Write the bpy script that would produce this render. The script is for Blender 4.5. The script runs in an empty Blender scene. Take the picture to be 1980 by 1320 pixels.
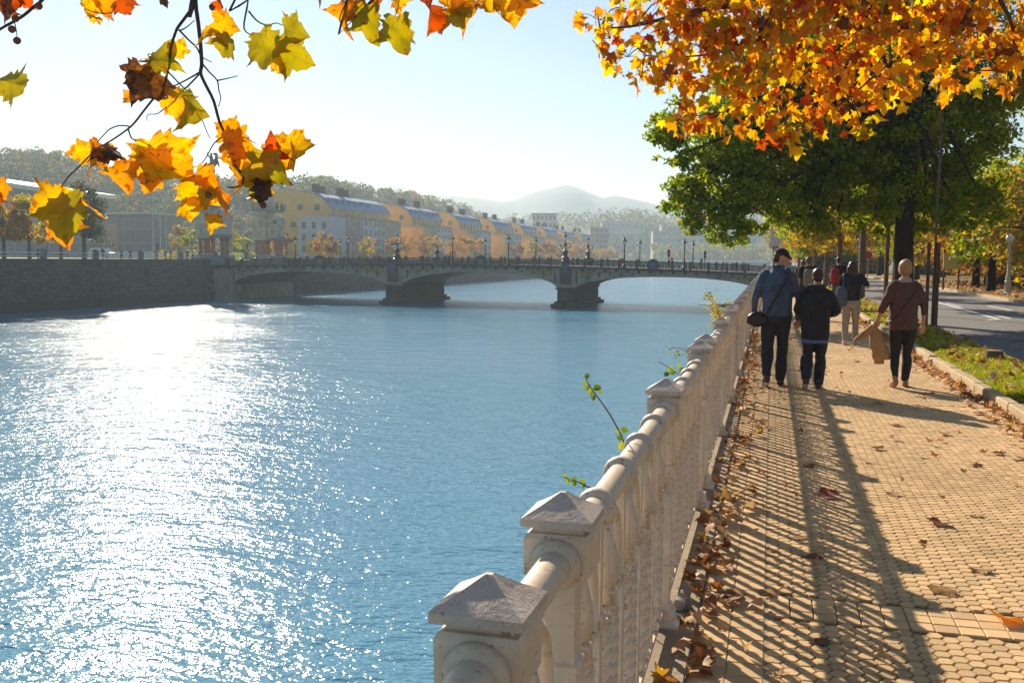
import bpy, math, random, time
_T0 = time.time()
import numpy as np
from mathutils import Vector, Matrix, Euler, noise
R_ = math.radians
sc = bpy.context.scene
col = sc.collection
# ------------------------------------------------------------------ camera
CAM = Vector((0, 0, 1.62)); F = 1900.0
YAW, PITCH, ROLL = R_(14.7), R_(-4.8), R_(0.5)
cam_d = bpy.data.cameras.new('camera'); cam = bpy.data.objects.new('camera', cam_d); col.objects.link(cam)
CM = Matrix.Rotation(YAW, 3, 'Z') @ Matrix.Rotation(R_(90) + PITCH, 3, 'X') @ Matrix.Rotation(ROLL, 3, 'Z')
cam.matrix_world = Matrix.Translation(CAM) @ CM.to_4x4()
cam_d.sensor_width = 36; cam_d.lens = 36 * F / 1980; cam_d.clip_start = .05; cam_d.clip_end = 20000
sc.camera = cam
# ------------------------------------------------------------------ sky, sun, exposure
SUN_EL, SUN_AZ = R_(28.5), R_(-37.0)           # azimuth from +Y towards +X
w = bpy.data.worlds.new('World'); sc.world = w; w.use_nodes = True
nt = w.node_tree; bg = nt.nodes['Background']
sky = nt.nodes.new('ShaderNodeTexSky'); sky.sky_type = 'NISHITA'; sky.sun_disc = False
sky.sun_elevation = SUN_EL; sky.sun_rotation = SUN_AZ
sky.air_density = 1.0; sky.dust_density = 0.1; sky.ozone_density = 2.0; sky.altitude = 0
nt.links.new(sky.outputs[0], bg.inputs[0]); bg.inputs[1].default_value = 0.05
sd = bpy.data.lights.new('sun', 'SUN'); sd.energy = 5.0; sd.angle = R_(.53); sd.color = (1, .87, .68)
sun = bpy.data.objects.new('sun', sd); col.objects.link(sun)
TOSUN = Vector((math.sin(SUN_AZ) * math.cos(SUN_EL), math.cos(SUN_AZ) * math.cos(SUN_EL), math.sin(SUN_EL)))
sun.rotation_euler = TOSUN.to_track_quat('Z', 'Y').to_euler(); sun.location = TOSUN * 60
vs = sc.view_settings; vs.view_transform = 'Standard'; vs.look = 'None'; vs.gamma = 1; vs.exposure = 1.05
vs.use_curve_mapping = False
cy = sc.cycles
cy.use_denoising = True; cy.max_bounces = 6; cy.diffuse_bounces = 3; cy.glossy_bounces = 3; cy.transmission_bounces = 4
cy.transparent_max_bounces = 6; cy.volume_bounces = 0; cy.caustics_reflective = False; cy.caustics_refractive = False
cy.sample_clamp_direct = 30; cy.sample_clamp_indirect = 6
cy.use_adaptive_sampling = True; cy.adaptive_threshold = .02
# ------------------------------------------------------------------ pixel helpers (1980x1320 photograph pixels)
def ray(px, py):
    return (CM @ Vector(((px - 990) / F, (660 - py) / F, -1)))
def on_z(px, py, z=0.0):
    d = ray(px, py); t = (z - CAM.z) / d.z
    return CAM + d * t
def on_y(px, py, y):
    d = ray(px, py); return CAM + d * (y / d.y)
def on_x(px, py, x):
    d = ray(px, py); return CAM + d * (x / d.x)
def at_d(px, py, dist):
    return CAM + ray(px, py) * dist          # depth along the view axis
CMI = CM.transposed()
def proj(p):
    q = CMI @ (Vector(p) - CAM)
    return (990 + F * q.x / -q.z, 660 - F * q.y / -q.z, -q.z)
# ------------------------------------------------------------------ mesh builder
class MB:
    def __init__(s): s.v = []; s.f = []; s.m = []; s.mi = 0
    def add(s, vs_, fs_):
        o = len(s.v); s.v += [tuple(p) for p in vs_]
        for f in fs_: s.f.append(tuple(i + o for i in f)); s.m.append(s.mi)
        return s
    def box(s, x0, x1, y0, y1, z0, z1, b=0):
        if b:
            return s.rings([[(x0 + e, y0 + e, z), (x1 - e, y0 + e, z), (x1 - e, y1 - e, z), (x0 + e, y1 - e, z)] for e, z in ((b, z0), (0, z0 + b), (0, z1 - b), (b, z1))])
        v = [(x, y, z) for z in (z0, z1) for x, y in ((x0, y0), (x1, y0), (x1, y1), (x0, y1))]
        return s.add(v, [(3, 2, 1, 0), (4, 5, 6, 7), (0, 1, 5, 4), (1, 2, 6, 5), (2, 3, 7, 6), (3, 0, 4, 7)])
    def rings(s, rs, cap=True, closed=True):
        n = len(rs[0]); v = [p for r in rs for p in r]; f = []
        for k in range(len(rs) - 1):
            for i in range(n if closed else n - 1):
                j = (i + 1) % n
                f.append((k * n + i, k * n + j, (k + 1) * n + j, (k + 1) * n + i))
        if cap:
            f.append(tuple(range(n - 1, -1, -1))); f.append(tuple((len(rs) - 1) * n + i for i in range(n)))
        return s.add(v, f)
    def lathe(s, prof, c=(0, 0, 0), n=12, sx=1, sy=1, ph=0):
        return s.rings([[(c[0] + sx * r * math.cos(ph + 2 * math.pi * i / n), c[1] + sy * r * math.sin(ph + 2 * math.pi * i / n), c[2] + z) for i in range(n)] for r, z in prof])
    def sq(s, prof, c=(0, 0, 0)):               # square stack: (half, z)
        return s.rings([[(c[0] - h, c[1] - h, c[2] + z), (c[0] + h, c[1] - h, c[2] + z), (c[0] + h, c[1] + h, c[2] + z), (c[0] - h, c[1] + h, c[2] + z)] for h, z in prof])
    def tube(s, pts, rad, n=6, sub=0):
        pts = [Vector(p) for p in pts]
        rads = list(rad) if hasattr(rad, '__len__') else [rad] * len(pts)
        if sub:
            P, Q = [], []
            for k in range(len(pts) - 1):
                a = pts[max(k - 1, 0)]; b = pts[k]; c = pts[k + 1]; d = pts[min(k + 2, len(pts) - 1)]
                for q in range(sub):
                    t = q / sub
                    P.append(.5 * ((2 * b) + (c - a) * t + (2 * a - 5 * b + 4 * c - d) * t * t + (3 * b - a - 3 * c + d) * t ** 3))
                    Q.append(rads[k] * (1 - t) + rads[k + 1] * t)
            P.append(pts[-1]); Q.append(rads[-1]); pts, rads = P, Q
        rs = []; up = Vector((0, 0, 1)); prev = None
        for k, p in enumerate(pts):
            t = (pts[min(k + 1, len(pts) - 1)] - pts[max(k - 1, 0)])
            t = t.normalized() if t.length > 1e-9 else up
            if prev is None:
                a = t.cross(up) if abs(t.z) < .95 else t.cross(Vector((1, 0, 0)))
            else: a = prev - t * prev.dot(t)
            a.normalize(); prev = a; b = t.cross(a)
            rs.append([p + (a * math.cos(2 * math.pi * i / n) + b * math.sin(2 * math.pi * i / n)) * rads[k] for i in range(n)])
        return s.rings(rs)
    def prism(s, poly, axis, a, b):             # polygon of 2D points extruded along axis
        def P(u, v_, t): return {'x': (t, u, v_), 'y': (u, t, v_), 'z': (u, v_, t)}[axis]
        n = len(poly)
        v = [P(u, q, a) for u, q in poly] + [P(u, q, b) for u, q in poly]
        f = [(i, (i + 1) % n, n + (i + 1) % n, n + i) for i in range(n)] + [tuple(range(n - 1, -1, -1)), tuple(range(n, 2 * n))]
        return s.add(v, f)
    def sphere(s, c, r, n=10, m=7):
        rr = r if hasattr(r, '__len__') else (r, r, r)
        return s.rings([[(c[0] + rr[0] * math.sin(t) * math.cos(2 * math.pi * i / n), c[1] + rr[1] * math.sin(t) * math.sin(2 * math.pi * i / n), c[2] - rr[2] * math.cos(t)) for i in range(n)] for t in [max(.05, min(math.pi - .05, math.pi * k / m)) for k in range(m + 1)]])
    def mesh(s, name, mats, smooth=False):
        me = bpy.data.meshes.new(name); me.from_pydata(s.v, [], s.f)
        for m in (mats if isinstance(mats, (list, tuple)) else [mats]): me.materials.append(m)
        if any(s.m): me.polygons.foreach_set('material_index', s.m)
        fix(me)
        if smooth: shade(me, smooth)
        return me
    def build(s, name, mats, parent=None, smooth=False, loc=None):
        return link(name, s.mesh(name, mats, smooth), parent, loc)
import bmesh
def fix(me):
    b = bmesh.new(); b.from_mesh(me); bmesh.ops.recalc_face_normals(b, faces=b.faces); b.to_mesh(me); b.free()
def shade(me, ang=40):
    me.polygons.foreach_set('use_smooth', [True] * len(me.polygons))
    if ang is True: ang = 40
    if ang < 180: me.set_sharp_from_angle(angle=R_(ang))
def link(name, me, parent=None, loc=None):
    o = bpy.data.objects.new(name, me); col.objects.link(o)
    if parent is not None: o.parent = parent
    if loc is not None: o.location = loc
    return o
def tag(o, label=None, cat=None, group=None, kind=None):
    if label: o['label'] = label
    if cat: o['category'] = cat
    if group: o['group'] = group
    if kind: o['kind'] = kind
    return o
def empty(name, loc=(0, 0, 0), rz=0, label=None, cat=None, group=None):
    o = bpy.data.objects.new(name, None); col.objects.link(o); o.location = loc; o.rotation_euler = (0, 0, rz)
    o.empty_display_size = .1
    return tag(o, label, cat, group)
def copy_tree(o, parent=None, loc=None, rz=None, label=None):
    c = o.copy(); col.objects.link(c); c.parent = parent
    if loc is not None: c.location = loc
    if rz is not None: c.rotation_euler = (0, 0, rz)
    if label: c['label'] = label
    for ch in KIDS(o): copy_tree(ch, c)
    return c
def KIDS(o):
    return [x for x in o.children]
def np_mesh(name, V, Q, mats, smooth=False):
    """V (n,3) float, Q (m,k) int: fast mesh of k-gons"""
    V = np.asarray(V, np.float32); Q = np.asarray(Q, np.int32); m, k = Q.shape
    me = bpy.data.meshes.new(name)
    me.vertices.add(len(V)); me.vertices.foreach_set('co', V.ravel())
    me.loops.add(m * k); me.loops.foreach_set('vertex_index', Q.ravel())
    me.polygons.add(m); me.polygons.foreach_set('loop_start', np.arange(0, m * k, k, dtype=np.int32))
    me.update(calc_edges=True); me.validate()
    for q in (mats if isinstance(mats, (list, tuple)) else [mats]): me.materials.append(q)
    if smooth: me.polygons.foreach_set('use_smooth', [True] * m)
    return me
# ------------------------------------------------------------------ materials
def lin(c): return tuple(c) + (1,)
def newmat(name):
    m = bpy.data.materials.new(name); m.use_nodes = True; t = m.node_tree
    return m, t, t.nodes['Principled BSDF'], t.nodes['Material Output']
def ND(t, typ, **kw):
    n = t.nodes.new(typ)
    for k, v in kw.items():
        if k in n.inputs: n.inputs[k].default_value = v
        else: setattr(n, k, v)
    return n
def ramp(t, stops, fac=None, interp='LINEAR'):
    r = t.nodes.new('ShaderNodeValToRGB'); e = r.color_ramp; e.interpolation = interp
    while len(e.elements) > 1: e.elements.remove(e.elements[-1])
    for k, (p, c) in enumerate(stops):
        el = e.elements[0] if k == 0 else e.elements.new(p)
        el.position = p; el.color = lin(c) if len(c) == 3 else c
    if fac is not None: t.links.new(fac, r.inputs[0])
    return r
def M(name, c1, c2=None, scale=4, rough=.8, bump=0, bscale=None, metal=0, spec=.4, rand=0, stretch=None, c3=None, spots=0, spotc=(.05, .045, .04), spotscale=60, objco=False):
    m, t, b, out = newmat(name); L = t.links
    b.inputs['Roughness'].default_value = rough; b.inputs['Metallic'].default_value = metal; b.inputs['Specular IOR Level'].default_value = spec
    if objco: co = ND(t, 'ShaderNodeTexCoord').outputs['Object']
    else: co = ND(t, 'ShaderNodeNewGeometry').outputs['Position']
    if stretch:
        mp = ND(t, 'ShaderNodeMapping'); mp.inputs['Scale'].default_value = stretch; L.new(co, mp.inputs[0]); co = mp.outputs[0]
    c2 = c2 or tuple(x * .75 for x in c1)
    n1 = ND(t, 'ShaderNodeTexNoise', Scale=scale, Detail=6, Roughness=.65); L.new(co, n1.inputs['Vector'])
    st = [(.3, c1), (.7, c2)] if c3 is None else [(.28, c1), (.5, c2), (.72, c3)]
    r = ramp(t, st, n1.outputs[0]); c = r.outputs[0]
    if spots:
        n2 = ND(t, 'ShaderNodeTexNoise', Scale=spotscale, Detail=3); L.new(co, n2.inputs['Vector'])
        rr = ramp(t, [(.62 - .0, (0, 0, 0)), (.72, (spots,) * 3)], n2.outputs[0])
        mx = ND(t, 'ShaderNodeMix', data_type='RGBA'); mx.inputs[7].default_value = lin(spotc); L.new(rr.outputs[0], mx.inputs[0]); L.new(c, mx.inputs[6]); c = mx.outputs[2]
    if rand:
        oi = ND(t, 'ShaderNodeObjectInfo'); gi = ND(t, 'ShaderNodeNewGeometry')
        ad = ND(t, 'ShaderNodeMath', operation='ADD'); L.new(oi.outputs['Random'], ad.inputs[0]); L.new(gi.outputs['Random Per Island'], ad.inputs[1])
        fr = ND(t, 'ShaderNodeMath', operation='FRACT'); L.new(ad.outputs[0], fr.inputs[0])
        mr = ND(t, 'ShaderNodeMapRange'); mr.inputs[3].default_value = 1 - rand; mr.inputs[4].default_value = 1 + rand; L.new(fr.outputs[0], mr.inputs[0])
        hs = ND(t, 'ShaderNodeHueSaturation'); L.new(mr.outputs[0], hs.inputs['Value']); L.new(c, hs.inputs['Color']); c = hs.outputs[0]
    L.new(c, b.inputs['Base Color'])
    if bump:
        nb = ND(t, 'ShaderNodeTexNoise', Scale=bscale or scale * 4, Detail=5, Roughness=.6); L.new(co, nb.inputs['Vector'])
        bp = ND(t, 'ShaderNodeBump', Strength=1.0, Distance=bump); L.new(nb.outputs[0], bp.inputs['Height']); L.new(bp.outputs[0], b.inputs['Normal'])
    return m
def leafmat(name, stops, trans=.5, rough=.55, spots=None, spec=.3):
    m, t, b, out = newmat(name); L = t.links
    oi = ND(t, 'ShaderNodeObjectInfo'); gi = ND(t, 'ShaderNodeNewGeometry')
    ad = ND(t, 'ShaderNodeMath', operation='ADD'); L.new(oi.outputs['Random'], ad.inputs[0]); L.new(gi.outputs['Random Per Island'], ad.inputs[1])
    fr = ND(t, 'ShaderNodeMath', operation='FRACT'); L.new(ad.outputs[0], fr.inputs[0])
    r = ramp(t, stops, fr.outputs[0]); c = r.outputs[0]
    if spots:
        tc = ND(t, 'ShaderNodeTexCoord'); n2 = ND(t, 'ShaderNodeTexNoise', Scale=spots[0], Detail=4, Roughness=.7)
        L.new(gi.outputs['Position'], n2.inputs['Vector'])
        rr = ramp(t, spots[1], n2.outputs[0])
        mx = ND(t, 'ShaderNodeMix', data_type='RGBA'); L.new(rr.outputs['Alpha'], mx.inputs[0]); L.new(c, mx.inputs[6]); L.new(rr.outputs[0], mx.inputs[7]); c = mx.outputs[2]
    b.inputs['Roughness'].default_value = rough; b.inputs['Specular IOR Level'].default_value = spec
    L.new(c, b.inputs['Base Color'])
    tr = ND(t, 'ShaderNodeBsdfTranslucent'); hs = ND(t, 'ShaderNodeHueSaturation'); hs.inputs['Saturation'].default_value = 1.12; hs.inputs['Value'].default_value = 1.35
    L.new(c, hs.inputs['Color']); L.new(hs.outputs[0], tr.inputs[0])
    ms = ND(t, 'ShaderNodeMixShader'); ms.inputs[0].default_value = trans
    L.new(b.outputs[0], ms.inputs[1]); L.new(tr.outputs[0], ms.inputs[2]); L.new(ms.outputs[0], out.inputs['Surface'])
    return m
# ================================================================== the setting
random.seed(7); rng = np.random.default_rng(7)
RX = -.43                                        # railing line
WZ = -5.7                                        # river level
LX = -91.0                                       # left embankment face
def ST(o): o['kind'] = 'structure'; return o
# water -------------------------------------------------------------
m_water, t, b, out = newmat('river_water'); L = t.links
g = ND(t, 'ShaderNodeNewGeometry')
b.inputs['Roughness'].default_value = .115; b.inputs['IOR'].default_value = 1.33; b.inputs['Specular IOR Level'].default_value = .5
def wnoise(scale, sx, sy, rot, detail, rough=.6):
    mp = ND(t, 'ShaderNodeMapping'); mp.inputs['Scale'].default_value = (sx, sy, 1); mp.inputs['Rotation'].default_value = (0, 0, rot); L.new(g.outputs['Position'], mp.inputs[0])
    n = ND(t, 'ShaderNodeTexNoise', Scale=scale, Detail=detail, Roughness=rough); L.new(mp.outputs[0], n.inputs['Vector']); return n.outputs[0]
h1 = wnoise(.55, .55, 1.25, R_(-12), 3); h2 = wnoise(2.0, .7, 1.3, R_(9), 3); h3 = wnoise(6, .8, 1.2, R_(-4), 2); h0 = wnoise(.045, 1, 1.6, R_(20), 2)
def madd(a, k, c=None):
    n = ND(t, 'ShaderNodeMath', operation='MULTIPLY_ADD'); L.new(a, n.inputs[0]); n.inputs[1].default_value = k
    if c is None: n.inputs[2].default_value = 0
    else: L.new(c, n.inputs[2])
    return n.outputs[0]
gust = ND(t, 'ShaderNodeMapRange'); L.new(h0, gust.inputs[0]); gust.inputs[1].default_value = .35; gust.inputs[2].default_value = .65; gust.inputs[3].default_value = .7; gust.inputs[4].default_value = 1.25
hsum = madd(h1, .17, madd(h2, .09, madd(h3, .03)))
hm = ND(t, 'ShaderNodeMath', operation='MULTIPLY'); L.new(hsum, hm.inputs[0]); L.new(gust.outputs[0], hm.inputs[1])
bp = ND(t, 'ShaderNodeBump', Strength=1.0, Distance=1.08); L.new(hm.outputs[0], bp.inputs['Height']); L.new(bp.outputs[0], b.inputs['Normal'])
rw = ramp(t, [(.35, (.075, .215, .345)), (.65, (.10, .275, .40))], h0); L.new(rw.outputs[0], b.inputs['Base Color'])
ST(MB().add([(-400, -80, WZ), (60, -80, WZ), (60, 1200, WZ), (-400, 1200, WZ)], [(0, 1, 2, 3)]).build('water', m_water))
# land --------------------------------------------------------------
m_soil = M('bare_ground', (.10, .085, .06), (.17, .14, .09), .3, .95)
m_lawn_far = M('bank_lawn', (.10, .16, .03), (.17, .20, .05), .4, .95)
m_conc = M('old_concrete', (.34, .26, .17), (.22, .165, .105), 3, .9, .004, 40, spots=.5, spotscale=14)
m_emb = M('embankment_stone', (.075, .062, .052), (.125, .105, .085), .55, .95, .10, 1.6, c3=(.045, .038, .033))
def courses(mat, bw, bh, amt, sw):
    t = mat.node_tree; b = t.nodes['Principled BSDF']; L = t.links; src = b.inputs['Base Color'].links[0].from_socket
    g = ND(t, 'ShaderNodeNewGeometry'); sp = ND(t, 'ShaderNodeSeparateXYZ'); L.new(g.outputs['Position'], sp.inputs[0]); cb = ND(t, 'ShaderNodeCombineXYZ'); L.new(sp.outputs[sw], cb.inputs[0]); L.new(sp.outputs[2], cb.inputs[1])
    br = ND(t, 'ShaderNodeTexBrick', Scale=1.0); br.inputs['Brick Width'].default_value = bw; br.inputs['Row Height'].default_value = bh; br.inputs['Mortar Size'].default_value = .035; br.inputs['Color1'].default_value = (1, 1, 1, 1); br.inputs['Color2'].default_value = (1 - amt,) * 3 + (1,); br.inputs['Mortar'].default_value = (1 - 1.5 * amt,) * 3 + (1,)
    L.new(cb.outputs[0], br.inputs['Vector']); mx = ND(t, 'ShaderNodeMix', data_type='RGBA', blend_type='MULTIPLY'); mx.inputs[0].default_value = 1; L.new(src, mx.inputs[6]); L.new(br.outputs[0], mx.inputs[7]); L.new(mx.outputs[2], b.inputs['Base Color'])
courses(m_emb, 1.1, .5, .38, 1)
ST(MB().box(-.60, 1500, -80, 1400, -8, -.06).build('ground', m_soil))
ST(MB().box(-1500, LX - .4, -80, 1500, -8, .98).build('far_bank_ground', m_lawn_far))
ST(MB().box(LX - .4, -.6, 830, 1500, -8, .9).build('upstream_ground', m_lawn_far))
ST(MB().box(-.66, -.602, -30, 147.5, -8, -.02).build('river_wall', m_emb))
# promenade ---------------------------------------------------------
m_joint = M('paving_joint', (.15, .11, .065), (.21, .155, .09), 9, .95)
m_paver = M('paver_concrete', (.62, .42, .215), (.44, .29, .145), .7, .86, .0012, 220, rand=.17, spec=.25, spots=.35, spotc=(.2, .13, .07), spotscale=30)
m_pathfar = M('far_paving', (.50, .345, .19), (.36, .245, .13), 7, .88, .004, 30, spec=.25)
pv = ST(MB().box(-.60, 2.5, -8, 30, -.058, -.012).build('promenade', m_joint))
ST(MB().box(-.60, 2.5, 30, 147.4, -.058, 0).build('far_promenade', m_pathfar))
HA = .041; GAP = .0034                            # hexagon side, half joint
def hexmesh(kind):
    if kind == 'hex':
        base = [(HA * math.cos(R_(60 * k)), HA * math.sin(R_(60 * k))) for k in range(6)]
    else:
        base = [(-kind[0] / 2, -kind[1] / 2), (kind[0] / 2, -kind[1] / 2), (kind[0] / 2, kind[1] / 2), (-kind[0] / 2, kind[1] / 2)]
    def ring(off, z):
        r = []
        for x, y in base:
            l = math.hypot(x, y); r.append((x * (1 - off / l * 1.15), y * (1 - off / l * 1.15), z))
        return r
    return [ring(GAP * .8, -.0125), ring(GAP, -.003), ring(GAP + .003, 0)]
def piece_faces(n):
    f = []
    for k in range(2):
        for i in range(n): f.append((k * n + i, k * n + (i + 1) % n, (k + 1) * n + (i + 1) % n, (k + 1) * n + i))
    f.append(tuple(2 * n + i for i in range(n))); return f
BAND = [(4.55, 4.85), (11.6, 11.9), (18.7, 19.0)]
spots = []                                        # (kind, x, y)
ph = HA * math.sqrt(3)
nx = int((2.5 - .02) / (1.5 * HA))
for i in range(nx):
    x = .02 + HA + i * 1.5 * HA
    if x + HA > 2.5: break
    y = -1.0 + (ph / 2 if i % 2 else 0)
    while y < 30:
        if not any(a - .03 < y < c + .03 for a, c in BAND): spots.append(('hex', x, y))
        y += ph
for a, c in BAND:
    for r in range(3):
        for i in range(24): spots.append(((.103, .097), .03 + .0515 + i * .103, a + .05 + r * .1))
for k in range(230):
    for x in (-.2015, -.0545): spots.append(((.147, .13), x, .2 + k * .13 + (.065 if x > -.1 else 0)))
def sees(p, mrg=25):
    a = proj(p); return a[2] > .3 and -mrg < a[0] < 1980 + mrg and -mrg < a[1] < 1320 + mrg
spots = [s for s in spots if s[2] > .5 and (sees((s[1], s[2], 0), 120))]
spots.sort(key=lambda s: proj((s[1], s[2], 0))[2])
kinds = {}
inview = [s for s in spots if sees((s[1], s[2], 0), 4)][:300]
chosen = set(id(s) for s in inview)
for s in inview:
    if s[0] not in kinds:
        rs = hexmesh(s[0]); mb = MB(); mb.add([p for r in rs for p in r], piece_faces(len(rs[0])))
        kinds[s[0]] = mb.mesh('paver', m_paver)
    o = link('paver', kinds[s[0]], pv, (s[1], s[2], random.uniform(-.0012, .0012)))
    o.rotation_euler = (random.gauss(0, .008), random.gauss(0, .008), 0)
for nm, sel in (('paver_field', lambda k: k == 'hex'), ('paver_border', lambda k: k != 'hex')):
    VV, FF = [], []
    for s in spots:
        if id(s) in chosen or not sel(s[0]): continue
        if s[0] not in kinds:
            rs = hexmesh(s[0]); mb = MB(); mb.add([p for r in rs for p in r], piece_faces(len(rs[0]))); kinds[s[0]] = mb.mesh('paver', m_paver)
        rs = hexmesh(s[0]); n = len(rs[0]); o = len(VV); dz = random.uniform(-.0012, .0012); tx, ty = random.gauss(0, .008), random.gauss(0, .008)
        VV += [(p[0] + s[1], p[1] + s[2], p[2] + dz + p[0] * tx + p[1] * ty) for r in rs for p in r]
        FF += [tuple(i + o for i in f) for f in piece_faces(n)]
    me = bpy.data.meshes.new(nm); me.from_pydata(VV, [], FF); me.materials.append(m_paver)
    tag(link(nm, me, pv), kind='stuff')
ST(MB().box(-.285, .06, -1, 29.9, -.0119, -.0035).build('border_mortar', M('mortar', (.34, .24, .135), (.26, .18, .10), 14, .95)))
# coping under the railing
cp = ST(MB().box(-.60, -.275, -8, 30, -.011, .018, .006).build('railing_coping', m_conc))
# kerb stones --------------------------------------------------------
m_kerb = M('kerb_stone', (.46, .34, .2), (.33, .24, .14), 2.5, .9, .003, 60, rand=.1, spots=.4)
kb = ST(MB().box(2.52, 2.62, -6, 147, -.057, .01).build('kerb', m_conc))
kst = MB().box(0, .13, .004, .906, 0, .15, .014).mesh('kerb_stone', m_kerb)
y = -4.0; k = 0
while y < 60:
    if not (11.95 < y + .45 < 12.75):
        o = link('kerb_stone', kst, kb, (2.5 + random.uniform(-.006, .006), y, -.02 + random.uniform(-.008, .006))); o.rotation_euler = (random.gauss(0, .006), 0, random.gauss(0, .006))
    y += .91
ST(MB().box(2.5, 2.63, 60, 147, -.02, .13).build('far_kerb', m_kerb))
# verge: soil mound + grass blades -----------------------------------
m_turf = M('turf_soil', (.075, .085, .022), (.12, .10, .035), 6, .95, .01, 30)
vg = MB(); prof = [(2.63, .06), (2.8, .10), (3.2, .13), (3.6, .12), (3.86, .03), (3.92, -.05)]
ys = [-6 + 1.2 * i for i in range(0, 128)]
vg.rings([[(x, yy, z + .015 * math.sin(yy * .9 + x * 3)) for x, z in prof] for yy in ys], cap=False, closed=False)
ST(vg.build('verge', m_turf, smooth=180))
def prof_z(x): return np.interp(x, [p[0] for p in prof], [p[1] for p in prof])
m_grass = leafmat('grass_blades', [(0, (.17, .24, .02)), (.45, (.30, .33, .03)), (.8, (.42, .36, .05)), (1, (.44, .30, .09))], .5)
def grass(name, n, xr, yr, h, zf, dens=None):
    x = rng.uniform(*xr, n); yy = yr[0] + (yr[1] - yr[0]) * rng.uniform(0, 1, n) ** 1.5
    keep = np.array([noise.noise((a * 1.7, c * 1.7, 0)) > -.32 for a, c in zip(x, yy)]); x, yy = x[keep], yy[keep]; n = len(x)
    z = zf(x, yy); a = rng.uniform(0, 2 * np.pi, n); hh = h * rng.uniform(.5, 1.3, n); wd = .006 * (1 + yy / 18)
    ln = rng.normal(0, .5, n) * hh; lm = rng.normal(0, .5, n) * hh
    V = np.empty((n, 3, 3)); ca, sa = np.cos(a) * wd, np.sin(a) * wd
    V[:, 0] = np.c_[x - ca, yy - sa, z]; V[:, 1] = np.c_[x + ca, yy + sa, z]; V[:, 2] = np.c_[x + ln, yy + lm, z + hh]
    tag(link(name, np_mesh(name, V.reshape(-1, 3), np.arange(3 * n).reshape(-1, 3), m_grass)), 'short green and yellowing grass growing on the verge between path and road', 'grass', kind='stuff')
grass('grass', 90000, (2.65, 3.88), (8.5, 60), .05, lambda x, yy: prof_z(x) + .015 * np.sin(yy * .9 + x * 3) - .006)
# road ---------------------------------------------------------------
m_road = M('road_asphalt', (.125, .115, .11), (.165, .15, .14), 1.2, .9, .004, 120, c3=(.10, .093, .09))
m_mark = M('road_paint', (.72, .70, .66), (.5, .48, .45), 3, .7, spots=.5, spotscale=25)
ST(MB().box(3.9, 10.0, -20, 146, -.059, -.03).build('road', m_road))
ST(MB().box(-1.5, 60, 147.6, 169, -.058, -.026).build('bridge_street', m_road))
def paint(p, q, wd, nm='road_marking'):
    p, q = Vector((p[0], p[1], 0)), Vector((q[0], q[1], 0)); d = (q - p).normalized(); n = Vector((-d.y, d.x, 0)) * wd / 2
    return ST(MB().add([(*(p - n).xy, -.026), (*(q - n).xy, -.026), (*(q + n).xy, -.026), (*(p + n).xy, -.026)], [(0, 1, 2, 3)]).build(nm, m_mark))
for y0 in range(8, 120, 8): paint((6.95, y0), (6.95, y0 + 3.4), .12)
paint((4.1, 18), (4.1, 140), .10); paint((9.75, 10), (9.75, 140), .10)
g1 = [on_z(px, py, -.026) for px, py in ((1812, 584), (1931, 617), (1906, 619), (1850, 598), (1910, 591), (1956, 600), (1822, 635), (1848, 631))]
for a_, b_ in ((0, 1), (1, 2), (4, 5)): paint(g1[a_].xy, g1[b_].xy, .14)
m_seam = M('tar_seam', (.03, .03, .03), (.05, .05, .05), 4, .7)
for (a_, b_) in (((1842, 640), (1975, 646)), ((1830, 648), (1978, 659))):
    p, q = on_z(*a_, -.026), on_z(*b_, -.026); o = paint(p.xy, q.xy, .05, 'tar_seam'); o.data.materials[0] = m_seam
kf = ST(MB().box(10.0, 10.14, -10, 146, -.058, .10).build('park_kerb', m_kerb))
m_parkgr = M('park_ground', (.16, .14, .035), (.30, .19, .06), .8, .95, .02, 14, c3=(.10, .11, .025))
ST(MB().box(10.14, 70, -20, 146, -.058, .07).build('park_ground', m_parkgr))
# ================================================================== promenade railing
m_iron = M('cream_iron_paint', (.78, .64, .49), (.63, .49, .35), 9, .42, .0012, 60, spec=.5, spots=.7, spotc=(.24, .13, .065), spotscale=48, c3=(.68, .53, .385))
m_cap = M('worn_cap_paint', (.68, .55, .46), (.50, .38, .28), 14, .7, .0016, 110, spots=.7, spotc=(.2, .13, .08), spotscale=90)
rail = empty('iron_railing', (RX, 0, 0), 0, 'cream painted cast iron railing with capped posts and twisted balusters along the river', 'railing')
post_me = MB().sq([(.062, .0), (.062, .05), (.05, .065), (.05, .08), (.037, .095), (.036, .90), (.045, .915), (.045, .93)]).mesh('post', m_iron)
blk = MB().sq([(.06, .93), (.071, .938), (.072, 1.02), (.066, 1.031), (.056, 1.033), (.056, 1.047)]).mesh('post_head', m_iron)
cb = MB(); H = .078
def oct_(h, mid, z): return [(-h, -h, z), (0, -mid, z), (h, -h, z), (mid, 0, z), (h, h, z), (0, mid, z), (-h, h, z), (-mid, 0, z)]
cb.rings([oct_(.066, .066, 1.043), oct_(H, H, 1.047), oct_(H, H, 1.064), oct_(.04, .038, 1.088), oct_(.006, .0055, 1.112)])
cap_me = cb.mesh('cap', m_cap)
def collar_me(z): return MB().sq([(.036, z - .03), (.045, z - .024), (.045, z + .024), (.036, z + .03)]).mesh('collar', m_iron)
col_a, col_b = collar_me(.70), collar_me(.25)
foot_me = MB().sq([(.085, 0.016), (.085, .03), (.063, .045)]).mesh('foot', m_iron)
ring_me = MB()
ring_me.rings([[(r * math.cos(a), yy, .967 + r * math.sin(a)) for a in [2 * math.pi * i / 18 for i in range(18)]] for r, yy in ((.036, -.026), (.05, -.02), (.054, -.008), (.054, .008), (.05, .02), (.036, .026))])
ring_me = ring_me.mesh('ring', m_iron, 50)
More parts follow.
